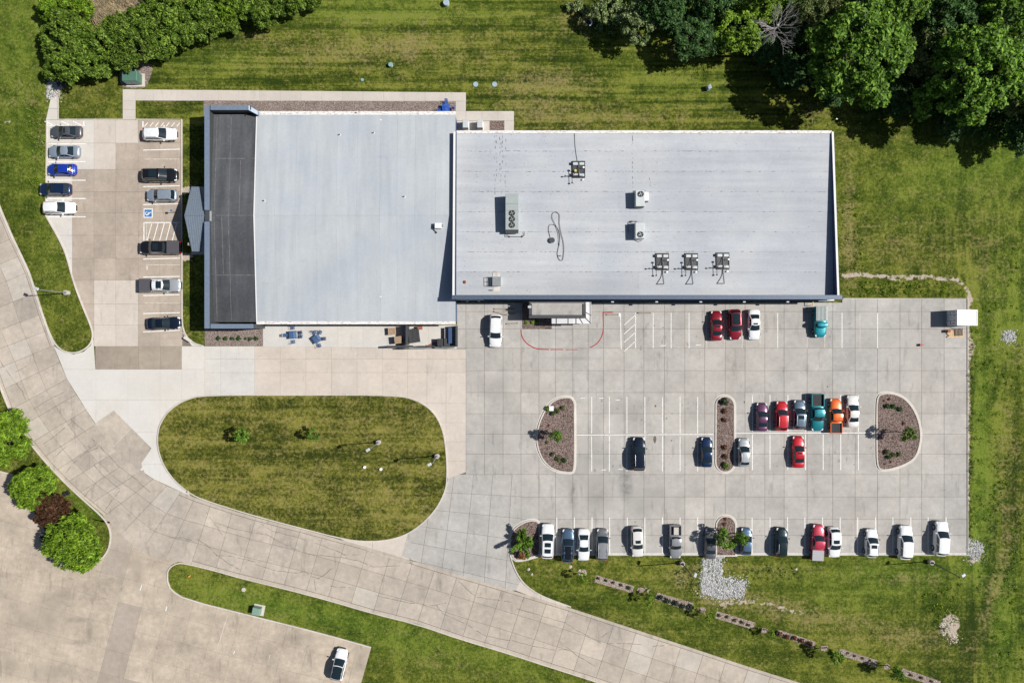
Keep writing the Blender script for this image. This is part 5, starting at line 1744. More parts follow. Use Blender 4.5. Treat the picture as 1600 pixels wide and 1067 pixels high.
car('sedan', 1119.5, 509, N, 'darkred', 'dark red sedan with a sunroof, left of three cars below the rear building', g3, ('sunroof',), 4.65)
car('suv', 1148, 507, S_ + 2, 'darkred', 'maroon SUV with a long black glass roof between a red and a white sedan', g3, ('glassroof',), 4.75)
car('sedan', 1178.5, 507, S_ + 1, 'white', 'white sedan with a sunroof beside the maroon SUV', g3, ('smallroof',), 4.75)
car('jeep', 1281, 503, S_, 'turq', 'teal blue utility truck with a ribbed grey bed cover', g3, ('ribcover',), 4.8)
car('coupe', 1190.5, 651.5, N - 1, 'purple', 'purple sedan at the left end of the six car row', g4, (), 4.45)
car('suv', 1221, 650, N - 2, 'red', 'bright red SUV with roof rails beside the purple sedan', g4, ('rails',), 4.6)
car('suv', 1248.5, 648, N - 2, 'bluegrey', 'blue grey crossover with a sunroof and roof bars beside the red SUV', g4, ('sunroof', 'rails'), 4.6)
car('pickup', 1276.5, 644, S_, 'teal', 'teal pickup with an open black bed', g4, (), 5.8)
car('small_pickup', 1305.5, 649.5, N, 'orange', 'orange pickup with an open dark bed', g4, (), 5.4)
car('sedan', 1332.5, 642.5, N, 'offwhite', 'off white sedan at the right end of the six car row', g4, (), 5.0)
car('hatch', 1162.5, 707, N, 'silver', 'silver hatchback just right of the narrow gravel island', g4, ('rails',), 4.45)
car('coupe', 1104, 706.5, N - 1, 'navy', 'navy sedan just left of the narrow gravel island', g4, (), 4.65)
car('large_suv', 998, 709, N, 'darknavy', 'dark navy SUV with bright roof rails alone in the left middle bays', g4, ('rails',), 5.2)
car('sedan', 1247.5, 706, N, 'red', 'red sedan with a sunroof alone in the right middle bays', g4, ('smallroof',), 4.95)
car('large_suv', 855.5, 845, N - 2, 'white', 'white SUV with two black sunroofs at the left end of the bottom row', g5, ('twinroof',), 5.4)
car('suv', 887, 852, N - 2, 'steelblue', 'blue grey SUV with a black roof overhanging the grass in the bottom row', g5, ('blackroof',), 5.2)
car('sedan', 912, 851, S_, 'white', 'white sedan with an icy blue hood between the black roofed SUV and a grey minivan', g5, (), 5.0)
car('minivan', 941, 850.5, N - 2, 'grey', 'grey minivan with a ribbed roof in the bottom row', g5, ('roof:midgrey', 'rails'), 4.9)
car('suv', 995.5, 846, S_ + 2, 'offwhite', 'cream SUV facing the grass with its sunroof near the windshield', g5, ('smallroof',), 4.75)
car('small_pickup', 1055, 846, S_, 'midgrey', 'grey pickup carrying pale cargo in its bed', g5, (), 5.2)
car('sedan', 1110, 849, N - 2, 'slate', 'dark grey sedan left of the leafy island in the bottom row', g5, (), 4.75)
car('hatch', 1166, 846, N - 2, 'steelblue', 'steel blue car half hidden by the tree on the small island', g5, (), 4.25)
car('suv', 1220.5, 847, N - 3, 'greenblack', 'dark green SUV alone in the bottom row', g5, ('rails',), 4.6)
car('small_pickup', 1277.5, 847, N - 3, 'crimson', 'crimson pickup with a grey bed cover', g5, ('greycover',), 5.6)
car('suv', 1303, 847, S_ + 1, 'white', 'white SUV with a blue tinted sunroof beside the crimson pickup', g5, ('sunroof',), 4.75)
car('suv', 1361.5, 848.5, N - 2, 'white', 'white boxy SUV with a sunroof, leftmost of the three whites at the right end', g5, ('sunroof', 'rails', 'blackmirror'), 4.45)
car('large_suv', 1414, 847, N - 3, 'white', 'plain white large SUV overhanging the grass, middle of the three whites at right', g5, (), 5.3)
car('large_suv', 1470, 841, N - 3, 'white', 'plain white large SUV nearest the east lot corner', g5, (), 5.4)
car('suv', 530.5, 1038, 77.5, 'white', 'white car with a black glass roof alone in the lower left lot', 'cars in the lower left lot', ('glassroof', 'blackroof'), 5.1)
pk = next(o for o in bpy.data.objects if o.get('label', '').startswith('grey pickup carrying'))
s = MB(); s.bbox((-1.75, .05, 1.0), (1.15, .75, .3), b=.03); o = s.build('cargo_box', plain('pale cargo tarp', (.50, .46, .42), .8, var=.2), None); o.location = Matrix.Rotation(math.radians(270), 3, 'Z') @ Vector((0, 0, 0)) + pk.location; o.rotation_euler = (0, 0, math.radians(270)); tag(o, 'pale tarp covered box riding in the bed of the grey pickup', 'cargo')
# ------------------------------------------------------------------ trees and shrubs
def leaf_mesh(name, clusters, size, per, mat, seed, up=.7, long=1.0, shoots=0.0):
    """many leaf sized folded faces spread through the clusters (x, y, z, r)"""
    rng = np.random.default_rng(seed)
    cl = np.array(clusters, float)
    k = len(cl)
    w = cl[:, 3] ** 2
    cnt = np.maximum(3, (per * k * w / w.sum())).astype(int)
    idx = np.repeat(np.arange(k), cnt)
    n = len(idx)
    dirs = rng.normal(size=(n, 3)); dirs /= np.linalg.norm(dirs, axis=1, keepdims=True)
    dirs[:, 2] = np.where(dirs[:, 2] < -.3, -dirs[:, 2], dirs[:, 2])
    rad = cl[idx, 3] * rng.uniform(.35, 1.0, n) ** .5
    c = cl[idx, :3] + dirs * rad[:, None] * np.array([1, 1, .8])
    nr = dirs * .6 + np.array([0, 0, up * .62]) + rng.normal(size=(n, 3)) * .45
    nr /= np.linalg.norm(nr, axis=1, keepdims=True)
    t = np.cross(nr, rng.normal(size=(n, 3))); t /= np.linalg.norm(t, axis=1, keepdims=True) + 1e-9
    if shoots:        # upright shoots instead of lying leaves
        sh = rng.random(n)[:, None] < shoots
        tu = np.array([0, 0, 1.0]) + dirs * .45 + rng.normal(size=(n, 3)) * .28
        tu /= np.linalg.norm(tu, axis=1, keepdims=True)
        t = np.where(sh, tu, t)
        nr2 = rng.normal(size=(n, 3)); nr2 -= t * (nr2 * t).sum(1, keepdims=True); nr2 /= np.linalg.norm(nr2, axis=1, keepdims=True)
        nr = np.where(sh, nr2, nr)
    b = np.cross(nr, t)
    s = size * rng.uniform(.6, 1.35, n)[:, None]
    a0 = c - t * s * long; a2 = c + t * s * long
    lift = nr * s * .22
    a1 = c + b * s * .62 + lift; a3 = c - b * s * .62 + lift
    v = np.stack([a0, a1, a2, a3], 1).reshape(-1, 3)
    f = np.arange(n * 4).reshape(n, 4)
    # two triangles hinged on the midrib
    tri = np.stack([f[:, [0, 1, 2]], f[:, [0, 2, 3]]], 1).reshape(-1, 3)
    me = bpy.data.meshes.new(name)
    me.vertices.add(len(v)); me.vertices.foreach_set('co', v.astype(np.float32).ravel())
    me.loops.add(tri.size); me.loops.foreach_set('vertex_index', tri.ravel().astype(np.int32))
    me.polygons.add(len(tri)); me.polygons.foreach_set('loop_start', (np.arange(len(tri)) * 3).astype(np.int32))
    me.update(calc_edges=True)
    me.materials.append(mat)
    return me


def crown_clusters(R, zc, hz, n, rc, seed, low=-.35, lobes=5, gap=.0):
    rng = random.Random(seed)
    out = []
    lo = [(rng.uniform(0, 6.28), rng.uniform(.75, 1.15)) for _ in range(lobes)]
    k = 0
    while k < n:
        a = rng.uniform(0, 6.28); z = rng.uniform(low, 1)
        e = math.sqrt(max(0, 1 - z * z))
        bulge = max(m * math.exp(-((math.atan2(math.sin(a - b), math.cos(a - b))) / .75) ** 2) for b, m in lo) if lobes else 1
        rr = R * (.66 + .42 * bulge) * rng.uniform(.40, 1.0) ** .5
        if rng.random() < gap: continue
        out.append((e * rr * math.cos(a), e * rr * math.sin(a), zc + z * hz * rng.uniform(.7, 1.05), rc * rng.uniform(.6, 1.3)))
        k += 1
    return out


def trunk_mesh(name, h, r, R, zc, seed, mat, nb=7):
    rng = random.Random(seed)
    s = MB()
    s.tube([(0, 0, -.05), (.03, .02, h * .5), (.0, .05, h)], r, r * .5, 8)
    for k in range(nb):
        a = 6.28 * k / nb + rng.uniform(-.3, .3); z0 = h * rng.uniform(.5, .95)
        l = R * rng.uniform(.5, .85)
        s.tube([(0, 0, z0), (math.cos(a) * l * .45, math.sin(a) * l * .45, z0 + (zc - z0) * .6 + .2), (math.cos(a) * l, math.sin(a) * l, zc + rng.uniform(0, .4) * R)], r * .42, r * .08, 5)
    return s.mesh(name, [mat])


_tm = {}


def tree_meshes(kind, v):
    """unit: metres for a reference crown; scaled per tree"""
    key = (kind, v)
    if key in _tm: return _tm[key]
    T = {'maple': dict(R=6.0, h=6, zc=8.5, hz=4.4, n=210, rc=.80, size=.25, per=44, shoots=0, mat='maple'),
         'dark': dict(R=5.0, h=6, zc=8.5, hz=4.0, n=150, rc=.78, size=.24, per=42, mat='maple_dark'),
         'lime': dict(R=4.5, h=5, zc=7.5, hz=3.6, n=95, rc=.72, size=.22, per=44, mat='lime'),
         'olive': dict(R=4.5, h=5, zc=7.5, hz=3.4, n=120, rc=.7, size=.19, per=46, mat='olive'),
         'pale': dict(R=4.0, h=4, zc=5.5, hz=3.0, n=90, rc=.65, size=.21, per=38, mat='pale'),
         'willow': dict(R=2.6, h=1.6, zc=2.3, hz=1.7, n=80, rc=.48, size=.135, per=62, mat='willow', long=1.9, shoots=.55),
         'willowd': dict(R=2.6, h=1.6, zc=2.3, hz=1.7, n=60, rc=.60, size=.17, per=52, mat='olive', long=1.9, shoots=.55),
         'lindens': dict(R=4.4, h=2.5, zc=3.8, hz=2.8, n=150, rc=.75, size=.19, per=62, mat='lime', long=2.3, shoots=.6),
         'lindenb': dict(R=4.4, h=2.5, zc=3.8, hz=2.8, n=150, rc=.75, size=.19, per=62, mat='brownleaf', long=2.3, shoots=.6),
         'lindeng': dict(R=4.4, h=2.5, zc=3.8, hz=2.8, n=150, rc=.75, size=.19, per=62, mat='maple', long=2.3, shoots=.6),
         'young': dict(R=1.1, h=1.6, zc=2.3, hz=1.1, n=26, rc=.34, size=.12, per=30, mat='maple', low=-.8),
         'younglime': dict(R=1.0, h=1.4, zc=2.0, hz=1.0, n=16, rc=.30, size=.11, per=28, mat='lime', low=-.8),
         'shrub': dict(R=.5, h=.2, zc=.32, hz=.30, n=14, rc=.20, size=.08, per=26, mat='maple_dark', low=-.2),
         }[kind]
    seed = hash_(kind) + v * 17
    cl = crown_clusters(T['R'], T['zc'], T['hz'], T['n'], T['rc'], seed, T.get('low', -.35), 6)
    cm = leaf_mesh('crown', cl, T['size'], T['per'], M[T['mat']], seed, long=T.get('long', 1.15), shoots=T.get('shoots', 0))
    tm = trunk_mesh('trunk', T['h'], .05 * T['R'] + .04, T['R'], T['zc'] - .2, seed, M['bark'])
    _tm[key] = (T, cm, tm)
    return _tm[key]


def hash_(s): return sum(ord(c) * (i + 3) for i, c in enumerate(s)) % 997


tcount = 0


def tree(kind, px, py, rpx, label, name='tree', cat='tree', group=None, hs=1.0, mat=None, variants=3, base=None):
    """px,py,rpx: crown centre and radius as seen from above"""
    global tcount
    tcount += 1
    T, cm, tm = tree_meshes(kind, tcount % variants)
    zc = T['zc'] * hs * (rpx / 10 / T['R'])
    for _ in range(3):
        f = 1 - zc / H
        sc = rpx / 10 * f / (T['R'] + .75 * T['rc'])
        zc = T['zc'] * sc * hs
    x, y = base or P(px, py, zc)
    o = thing(name, label, cat, (x, y, 0), random.uniform(0, 6.28), group)
    o.scale = (sc, sc, sc * hs)
    link('trunk', tm, o)
    link('crown', cm, o, mats=[M[mat]] if mat else None)
    return o


gf = 'trees of the woods in the top right corner'
for a in [
    ('pale', 948, 18, 30, 'small pale flowering tree at the left tip of the woods', .8),
    ('pale', 1003, 34, 42, 'pale speckled tree second from the left tip of the woods', .8),
    ('dark', 1040, 14, 44, 'dark green tree at the top edge behind the pale speckled tree', .9),
    ('dark', 1085, 52, 44, 'dark tree at the lawn edge left of the yellow green tree', .6),
    ('lime', 1152, 52, 44, 'yellow green open crowned tree beside the bare grey tree', .7),
    ('lime', 1190, 2, 38, 'yellow green tree cut by the top edge above the bare grey tree', 1.0),
    ('dark', 1105, -8, 42, 'dark tree cut by the top edge between two brighter ones', .9),
    ('olive', 1276, 14, 42, 'olive grey tree at the top edge left of the big maple', 1.0),
    ('maple', 1345, 82, 84, 'largest bright green maple standing nearest the rear building', .85),
    ('maple', 1395, 14, 52, 'bright maple crown cut by the top edge behind the largest maple', 1.0),
    ('dark', 1268, 100, 30, 'low dark tree between the bare tree and the largest maple', .6),
    ('olive', 1452, 82, 46, 'brownish olive tree wedged between the two big maples', .85),
    ('dark', 1478, 20, 50, 'dark tree at the top edge right of the maples', .9),
    ('maple', 1530, 118, 80, 'second big maple right of the brownish olive tree', .95),
    ('maple', 1578, 40, 62, 'maple crown at the top right corner', 1.0),
    ('olive', 1576, 140, 44, 'olive crown against the right edge beside the second maple', 1.0),
    ('dark', 1602, 205, 44, 'dark low tree cut by the right edge of the photo', .7),
    ('young', 1440, 160, 26, 'small bright sapling at the foot of the brownish olive tree', 1.0),
    ('dark', 1395, 150, 36, 'low dark understory tree below the largest maple', .5),
    ('dark', 1530, 10, 40, 'dark crown at the top edge between two maples', .8),
    ('dark', 1238, 108, 34, 'dark low tree filling the gap below the bare grey tree', .5),
    ('dark', 1196, 78, 26, 'dark small tree at the lawn edge below the bare grey tree', .6),
    ('dark', 1305, 150, 24, 'lowest dark tree at the lawn edge left of the rear building corner', .5),
    ('olive', 1060, 78, 20, 'small olive tree at the lawn edge left of the yellow green tree', .5),
    ('dark', 1240, 50, 28, 'dark tree right behind the bare grey tree', .8),
    ('dark', 1490, 190, 30, 'dark low tree under the second big maple at the lawn edge', .5),
    ('maple', 1660, 120, 80, 'maple crown reaching in from beyond the right edge', 1.0)]:
    tree(a[0], a[1], a[2], a[3], a[4], 'woodland_tree', 'tree', gf, a[5])
# low dark growth added on the floor of the wood to deepen its shade
rb = random.Random(31); cl = []
WOOD = [(915, -10), (960, 25), (1010, 55), (1060, 72), (1120, 95), (1180, 90), (1230, 125), (1300, 150), (1360, 165), (1420, 190), (1490, 215), (1620, 250), (1700, 250), (1700, -80), (915, -80)]
while len(cl) < 2300:
    px, py = rb.uniform(915, 1690), rb.uniform(-70, 245)
    if inside((px, py + 14), WOOD):
        x, y = P(px, py, .5); cl.append((x, y, rb.uniform(.2, 1.6), rb.uniform(.5, 1.1)))
o = link('shade_undergrowth', leaf_mesh('shade_undergrowth', cl, .24, 26, M['maple_dark'], 5)); tag(o, kind='stuff')

# the bare tree
bx, by = P(1214, 42, 9.5)
o = thing('bare_tree', 'bare grey leafless tree showing its twigs in the woods', 'tree', (bx, by, 0), 0, gf)
rb = random.Random(21)
s = MB(); s.tube([(0, 0, 0), (.1, .1, 5), (0, 0, 10)], .26, .16, 8); s.build('trunk', M['greybark'], o)
s = MB()
def twig(p, dr, l, r, dep):
    q = p + dr * l
    mid = (p + q) / 2 + Vector((rb.uniform(-.1, .1), rb.uniform(-.1, .1), .05)) * l
    s.tube([p, mid, q], r, r * .5, 4)
    if dep:
        for _ in range(3):
            d2 = (dr + Vector((rb.uniform(-.7, .7), rb.uniform(-.7, .7), rb.uniform(-.2, .4)))).normalized()
            twig(p + dr * l * rb.uniform(.45, 1), d2, l * rb.uniform(.5, .75), r * .55, dep - 1)
for k in range(15):
    a = k * .419 + rb.uniform(-.2, .2)
    twig(Vector((0, 0, rb.uniform(8.0, 10))), Vector((math.cos(a), math.sin(a), rb.uniform(.2, .8))).normalized(), rb.uniform(1.6, 2.5), .065, 3)
s.build('branches', M['greybark'], o)

gw = 'shrubs of the thicket in the top left corner'
th = [(84, 14, 24, 'at the very top left of the thicket', 'lime'), (118, 18, 28, 'bright, left of the dry reeds', 'lime'), (106, 42, 28, 'below the bright ones left of the reeds', 'willow'),
      (88, 60, 22, 'on the west edge halfway down the thicket', 'willow'), (130, 66, 26, 'just below the dry reeds', 'willow'), (92, 86, 24, 'on the west edge low in the thicket', 'willow'), (112, 104, 28, 'just above the rock pile', 'willow'),
      (86, 112, 16, 'at the lower left corner of the thicket', 'willow'), (140, 92, 30, 'left of the gravel around the green cabinet', 'willow'), (166, 70, 30, 'two rows above the green cabinet', 'willow'), (160, 102, 20, 'closest to the green cabinet on its left', 'willow'),
      (186, 88, 24, 'touching the top of the cabinet gravel', 'willow'), (196, 52, 30, 'right of the dry reeds low down', 'willow'), (220, 74, 28, 'at the lawn edge right of the cabinet gravel', 'willow'), (232, 40, 30, 'right of the dry reeds', 'willow'), (256, 62, 28, 'at the lawn edge a third of the way along', 'willow'),
      (248, 6, 24, 'at the top edge right of the dry reeds', 'willow'), (270, 26, 30, 'at the top edge a third of the way along', 'willow'), (292, 48, 28, 'at the lawn edge midway along', 'willow'), (312, 14, 30, 'at the top edge midway along', 'willow'), (328, 38, 26, 'at the lawn edge past midway', 'willow'),
      (352, 12, 26, 'bright at the top edge past midway', 'lime'), (362, 40, 14, 'smallest, isolated at the lawn edge', 'willow'), (386, 12, 26, 'at the top edge second last on the right', 'willow'), (412, 22, 24, 'longest shadowed one at the right lawn edge', 'willow'),
      (432, 2, 26, 'at the top edge near the right end', 'willow'), (462, 0, 24, 'bright one at the right end by the lawn', 'willow'), (486, -6, 18, 'last and lowest at the right end', 'willow'), (106, -8, 18, 'cut by the top edge left of the reeds', 'willow')]
for i, (px, py, r, lab, kd) in enumerate(th):
    kk = 'willow' if kd == 'lime' else kd
    tree(kk, px, py, r * 1.12, f'leafy willow shrub in the thicket, {lab}', 'willow_shrub', 'shrub', gw, .95 + .3 * ((i * 7) % 5) / 5, 'lime' if kd == 'lime' else None, 4)
# dry reeds
s = MB(); rr_ = random.Random(9)
for k in range(7000):
    px, py = rr_.uniform(122, 232), rr_.uniform(-25, 48)
    if py > 42 - abs(px - 170) * .42 or py < -25: continue
    x, y = P(px, py, .5)
    a = rr_.gauss(-.65, .3); l = rr_.uniform(.6, 1.6); h = rr_.uniform(.15, .8)
    dx, dy = math.cos(a) * l, math.sin(a) * l
    w = .06
    s.add([(x - w * math.sin(a), y + w * math.cos(a), h * .35), (x + w * math.sin(a), y - w * math.cos(a), h * .35), (x + dx, y + dy, h + .1)], [(0, 1, 2)])
o = s.build('dry_reeds', M['straw']); tag(o, kind='stuff')

gl_ = 'trees on the planted strip by the left edge'
tree('lindeng', 8, 684, 46, 'bright green round tree cut by the left edge', 'street_tree', 'tree', gl_, .9, 'lime', 2)
tree('lindens', 50, 758, 38, 'yellow green tree between the left edge tree and the purple brown one', 'street_tree', 'tree', gl_, .9, 'lime', 2)
tree('lindenb', 84, 802, 32, 'purple brown leaved tree on the planted strip', 'street_tree', 'tree', gl_, .9, None, 2)
tree('lindens', 120, 845, 48, 'yellow green tree at the rounded end of the planted strip', 'street_tree', 'tree', gl_, .9, 'lime', 2)
tree('shrub', 75, 838, 12, 'greyish spiky shrub peeking out beside the purple brown tree', 'shrub', 'shrub', None, 1.6, 'spiky', 2)
x, y = P(103, 770, .2); u = thing('black_twin_box', 'small made-up black twin box on the planted strip', 'light', (x, y, 0), .6)  # twin box made up for a bare dark mark; no lamp stands here
s = MB(); s.bbox((-.28, 0, .18), (.42, .62, .28), b=.03); s.build('lamp_head', M['black'], u); s = MB(); s.bbox((.28, -.12, .18), (.42, .62, .28), b=.03); s.build('lamp_head', M['black'], u)

gy = 'young trees planted in the lawns and islands'
for kd, px, py, r, lab, hs in [
    ('young', 379, 681, 15, 'larger young tree on the loop island, left one', 1.0), ('young', 489, 679, 11, 'smaller young tree on the loop island, middle', 1.2),
    ('young', 870, 680, 12, 'young tree on the left D shaped gravel island', 1.35), ('young', 1419, 678, 13, 'young tree on the right D shaped gravel island', 1.5),
    ('young', 1133, 843, 18, 'bushy young tree filling the small rounded island in the bottom row', .9), ('young', 1157, 840, 13, 'leafy branch crown spreading over the steel blue car', 1.3),
    ('younglime', 913, 902, 9, 'thin sapling on the lawn left of the first gravel strip', 1.5), ('younglime', 1016, 936, 10, 'lime sapling after the first gravel strip', 1.2),
    ('younglime', 1110, 962, 10, 'lime sapling after the boxwood strip', 1.3), ('younglime', 1203, 990, 9, 'lime sapling left of the rust shrub strip', 1.2), ('young', 1305, 1024, 13, 'green sapling right of the rust shrub strip', 1.3),
    ('young', 1402, 1052, 13, 'green sapling near the last gravel strip at the bottom', 1.3)]:
    tree(kd, px, py, r, lab, 'young_tree', 'tree', gy, hs)
# palm like sumac on the bottom left island, seen with long drooping fronds
bx, by = P(819, 846, 1.8)
o = thing('sumac_tree', 'leggy green multi stemmed tree on the corner gravel island', 'tree', (bx, by, .1))
rb = random.Random(4)
s = MB(); cl = []
for k in range(9):
    a = k * .7 + rb.uniform(-.2, .2); l = rb.uniform(1.0, 2.5); z = rb.uniform(1.3, 2.6)
    s.tube([(0, 0, 0), (math.cos(a) * l * .4, math.sin(a) * l * .4, z * .8), (math.cos(a) * l, math.sin(a) * l, z)], .07, .02, 5)
    for q in range(7): cl.append((math.cos(a) * l * (.25 + q * .12), math.sin(a) * l * (.25 + q * .12), z * (.75 + .05 * q), .34))
s.build('trunk', M['bark'], o)
link('crown', leaf_mesh('crown', cl, .14, 34, M['maple'], 77, long=1.5), o)
tree('shrub', 815, 867, 8, 'orange brown dying shrub below the corner island tree', 'shrub', 'shrub', None, 1.3, 'orange', 2)

gs = 'low shrubs in the gravel beds'
ORD = ['first', 'second', 'third', 'fourth', 'fifth', 'sixth', 'seventh']


def shrub(px, py, r, m, lab, hs=1.0):
    return tree('shrub', px, py, r, lab, 'shrub', 'shrub', gs, hs, m, 3)


for i, x in enumerate((342, 353, 363, 373.5, 384, 391.5, 400)): shrub(x, 529, 4.2 if i != 4 else 2.6, 'maple_dark', f'{ORD[i]} tiny shrub from the left in the gravel below the dark roof')
for px, py, r, m, lab in [
    (856, 638, 5, 'lime', 'yellowish shrub beside the white box on the left D island'), (864, 645, 5, 'maple_dark', 'lowest of three grassy tufts in the top part of the left D island'), (871, 641, 5, 'olive', 'middle of three grassy tufts in the top part of the left D island'),
    (880, 637, 4.6, 'olive', 'right of three grassy tufts in the top part of the left D island'), (881, 650, 2.6, 'olive', 'tiny tuft by the straight kerb of the left D island'), (857, 664, 2.4, 'rust', 'tiny brown tuft above the tree of the left D island'),
    (855, 691, 3.4, 'olive', 'small brown tuft below the tree shadow of the left D island'), (863, 710, 4.6, 'maple_dark', 'left of three grassy tufts in the lower part of the left D island'), (872, 716, 5, 'olive', 'middle of three grassy tufts in the lower part of the left D island'),
    (881.5, 719, 5, 'maple_dark', 'right of three grassy tufts in the lower part of the left D island'), (875, 724, 2.4, 'rust', 'tiny brown tuft at the bottom of the left D island'),
    (1133, 627.5, 7.5, 'boxwood', 'green juniper at the top end of the narrow island'), (1132.5, 642, 5.2, 'rust', 'topmost rust ball shrub of the narrow island'), (1133, 656, 5.2, 'rust', 'second rust ball shrub from the top of the narrow island'),
    (1133, 699, 5, 'rust', 'third rust ball shrub from the top of the narrow island'), (1133.5, 713.5, 5.2, 'rust', 'lowest rust ball shrub of the narrow island'), (1135, 727.5, 7, 'maple', 'bright green juniper at the bottom end of the narrow island'),
    (1386.5, 634.5, 5, 'maple_dark', 'left of three dark tufts in the top part of the right D island'), (1396, 635, 5, 'maple_dark', 'middle of three dark tufts in the top part of the right D island'), (1405.5, 638, 5.4, 'maple_dark', 'right of three dark tufts in the top part of the right D island'),
    (1389, 624, 3, 'rust', 'flat brown tuft at the top of the right D island'), (1381, 626, 2.4, 'rust', 'tiny brown tuft at the top left of the right D island'), (1412.5, 661, 3.6, 'rust', 'brown tuft above the tree of the right D island'), (1414, 687.5, 3.2, 'rust', 'brown tuft below the tree of the right D island'),
    (1386, 706, 5.5, 'olive', 'tallest green tuft by the straight kerb of the right D island'), (1388, 714, 5, 'maple_dark', 'green tuft just below the tallest one on the right D island'), (1396, 710, 4.6, 'olive', 'yellowish tuft in the lower part of the right D island, left one'), (1405, 709.5, 4.6, 'olive', 'yellowish tuft in the lower part of the right D island, right one'),
    (1382, 724.5, 2.4, 'rust', 'tiny tuft at the bottom left of the right D island'), (1391.5, 721, 2.4, 'rust', 'tiny tuft at the bottom of the right D island'),
    (1133, 810.5, 3.4, 'rust', 'upper dark tuft at the round end of the small bottom island'), (1132, 818, 4, 'rust', 'lower dark tuft at the round end of the small bottom island'),
    (823, 504, 4, 'lime', 'left green tuft in the bed under the canopy'), (832, 503.5, 4, 'lime', 'middle green tuft in the bed under the canopy'), (840, 502, 4.4, 'maple', 'right green tuft in the bed under the canopy')]:
    shrub(px, py, r, m, lab, 1.0 if r > 4 else .8)
for si, (pts, m, r, nm) in enumerate([([(935, 903), (947, 906.5), (958, 910), (970.5, 913.5), (982.5, 918)], 'maple_dark', 2.9, 'first gravel strip'), ([(1032, 934.5), (1044, 938), (1056.5, 942), (1067, 945.5), (1079, 949)], 'boxwood', 5.6, 'boxwood strip'),
                                     ([(1124, 961), (1136.5, 964), (1148, 969), (1160, 972), (1169.5, 976)], 'olive', 3.4, 'third gravel strip'), ([(1218.5, 990), (1230, 994), (1241.5, 997.5), (1253.5, 1001), (1265.5, 1004.5)], 'rust', 5.0, 'rust shrub strip'),
                                     ([(1325, 1020), (1336, 1024), (1348, 1028), (1360, 1032)], 'olive', 2.6, 'fifth gravel strip'), ([(1424, 1054), (1440, 1058), (1456, 1064)], 'olive', 3.2, 'last gravel strip')]):
    for i, (px, py) in enumerate(pts): shrub(px, py, r * (1 if i != 4 or si else 1.35), m, f'{ORD[i]} shrub from the left in the {nm} on the south lawn')
# weedy pale bushes at the woods' tip
for px, py, r, lab in ((902, 12, 13, 'pale weedy clump at the top edge left of the woods'), (918, 20, 11, 'pale weedy clump beside the culvert end'), (888, 10, 9, 'leftmost pale weedy clump at the top edge'), (936, 44, 8, 'pale weedy clump right of the culvert end')):
    tree('shrub', px, py, r, lab, 'weed_clump', 'plant', 'pale weeds by the woods', .9, 'pale', 3)

# rank grass and weeds along the edges the mower misses
rb = random.Random(77)
def weeds(name, spots, m, size, per, r0, r1, seed):
    cl = []
    for poly, n in spots:
        x0 = min(p[0] for p in poly); x1 = max(p[0] for p in poly); y0 = min(p[1] for p in poly); y1 = max(p[1] for p in poly)
        k = 0
        while k < n:
            p = (rb.uniform(x0, x1), rb.uniform(y0, y1))
            if inside(p, poly):
                x, y = P(*p); cl.append((x, y, .04, rb.uniform(r0, r1))); k += 1
    o = link(name, leaf_mesh(name, cl, size, per, M[m], seed, long=2.2, shoots=.8)); tag(o, kind='stuff')
weeds('tall_grass', [([(1516, 470), (1540, 440), (1600, 330), (1600, 700), (1560, 800), (1516, 840)], 200), ([(1312, 300), (1345, 300), (1350, 425), (1316, 425)], 50), ([(1330, 440), (1500, 442), (1505, 462), (1330, 462)], 120),
                      ([(1550, 870), (1600, 760), (1600, 1067), (1540, 1067)], 70), ([(1440, 930), (1500, 900), (1505, 960), (1470, 1000)], 60), ([(40, 150), (72, 170), (72, 330), (50, 300)], 70)], 'lime', .07, 12, .16, .38, 3)
weeds('tall_grass', [([(1513, 480), (1522, 480), (1520, 840), (1512, 840)], 160), ([(1050, 888), (1098, 880), (1092, 935), (1060, 915)], 70), ([(1165, 880), (1260, 885), (1250, 905), (1165, 905)], 50), ([(890, 15), (950, 20), (985, 60), (900, 52)], 110),
                      ([(1558, 720), (1585, 700), (1540, 900), (1520, 960)], 120), ([(1568, 880), (1590, 790), (1600, 800), (1580, 960)], 80), ([(60, 205), (72, 205), (72, 250), (45, 240)], 24), ([(1240, 150), (1325, 165), (1310, 198), (1245, 198)], 50)], 'pale', .06, 12, .14, .32, 4)

# ------------------------------------------------------------------ lamp posts
def lamp(bx, by, h, lab, head=.55, ang=None, dark=True):
    x, y = P(bx, by, .4)
    u = thing('lamp_post', lab, 'lamp post', (x, y, 0), 0, 'lamp posts on the lawns')
    s = MB(); s.cyl((0, 0, -.02), .36, .74, 18); s.build('base', M['walk'], u, smooth=False)
    s = MB(); s.cyl((0, 0, .72), .25, .05, 12); s.tube([(0, 0, .7), (0, 0, h)], .085, .06, 8); s.build('pole', M['dark' if dark else 'steel'], u)
    a = ang if ang is not None else 0
    s = MB(); s.tube([(0, 0, h - .08), (math.cos(a) * .45, math.sin(a) * .45, h - .02)], .04, n=5); s.build('arm', M['dark' if dark else 'steel'], u)
    s = MB(); s.bbox((math.cos(a) * .55, math.sin(a) * .55, h), (.62, .42, .16), rot=a, b=.05); s.build('lamp_head', M['hvac_l'], u)
    return u


lamp(591.5, 691, 6.1, 'short steel lamp post in the middle of the loop island', ang=-2.6, dark=False)
lamp(683, 712.5, 6.3, 'lamp post on a thick pale base near the right curve of the loop island', ang=3.6, dark=False)
lamp(1066, 880, 7.2, 'dark lamp post on the grass below the grey pickup', ang=1.2)
lamp(1455, 878, 7.3, 'dark lamp post on the grass near the east lot corner', ang=.6)
lamp(104, 457.5, 6.4, 'lamp post on the grass between the road and the front lot', ang=2.8, dark=False)

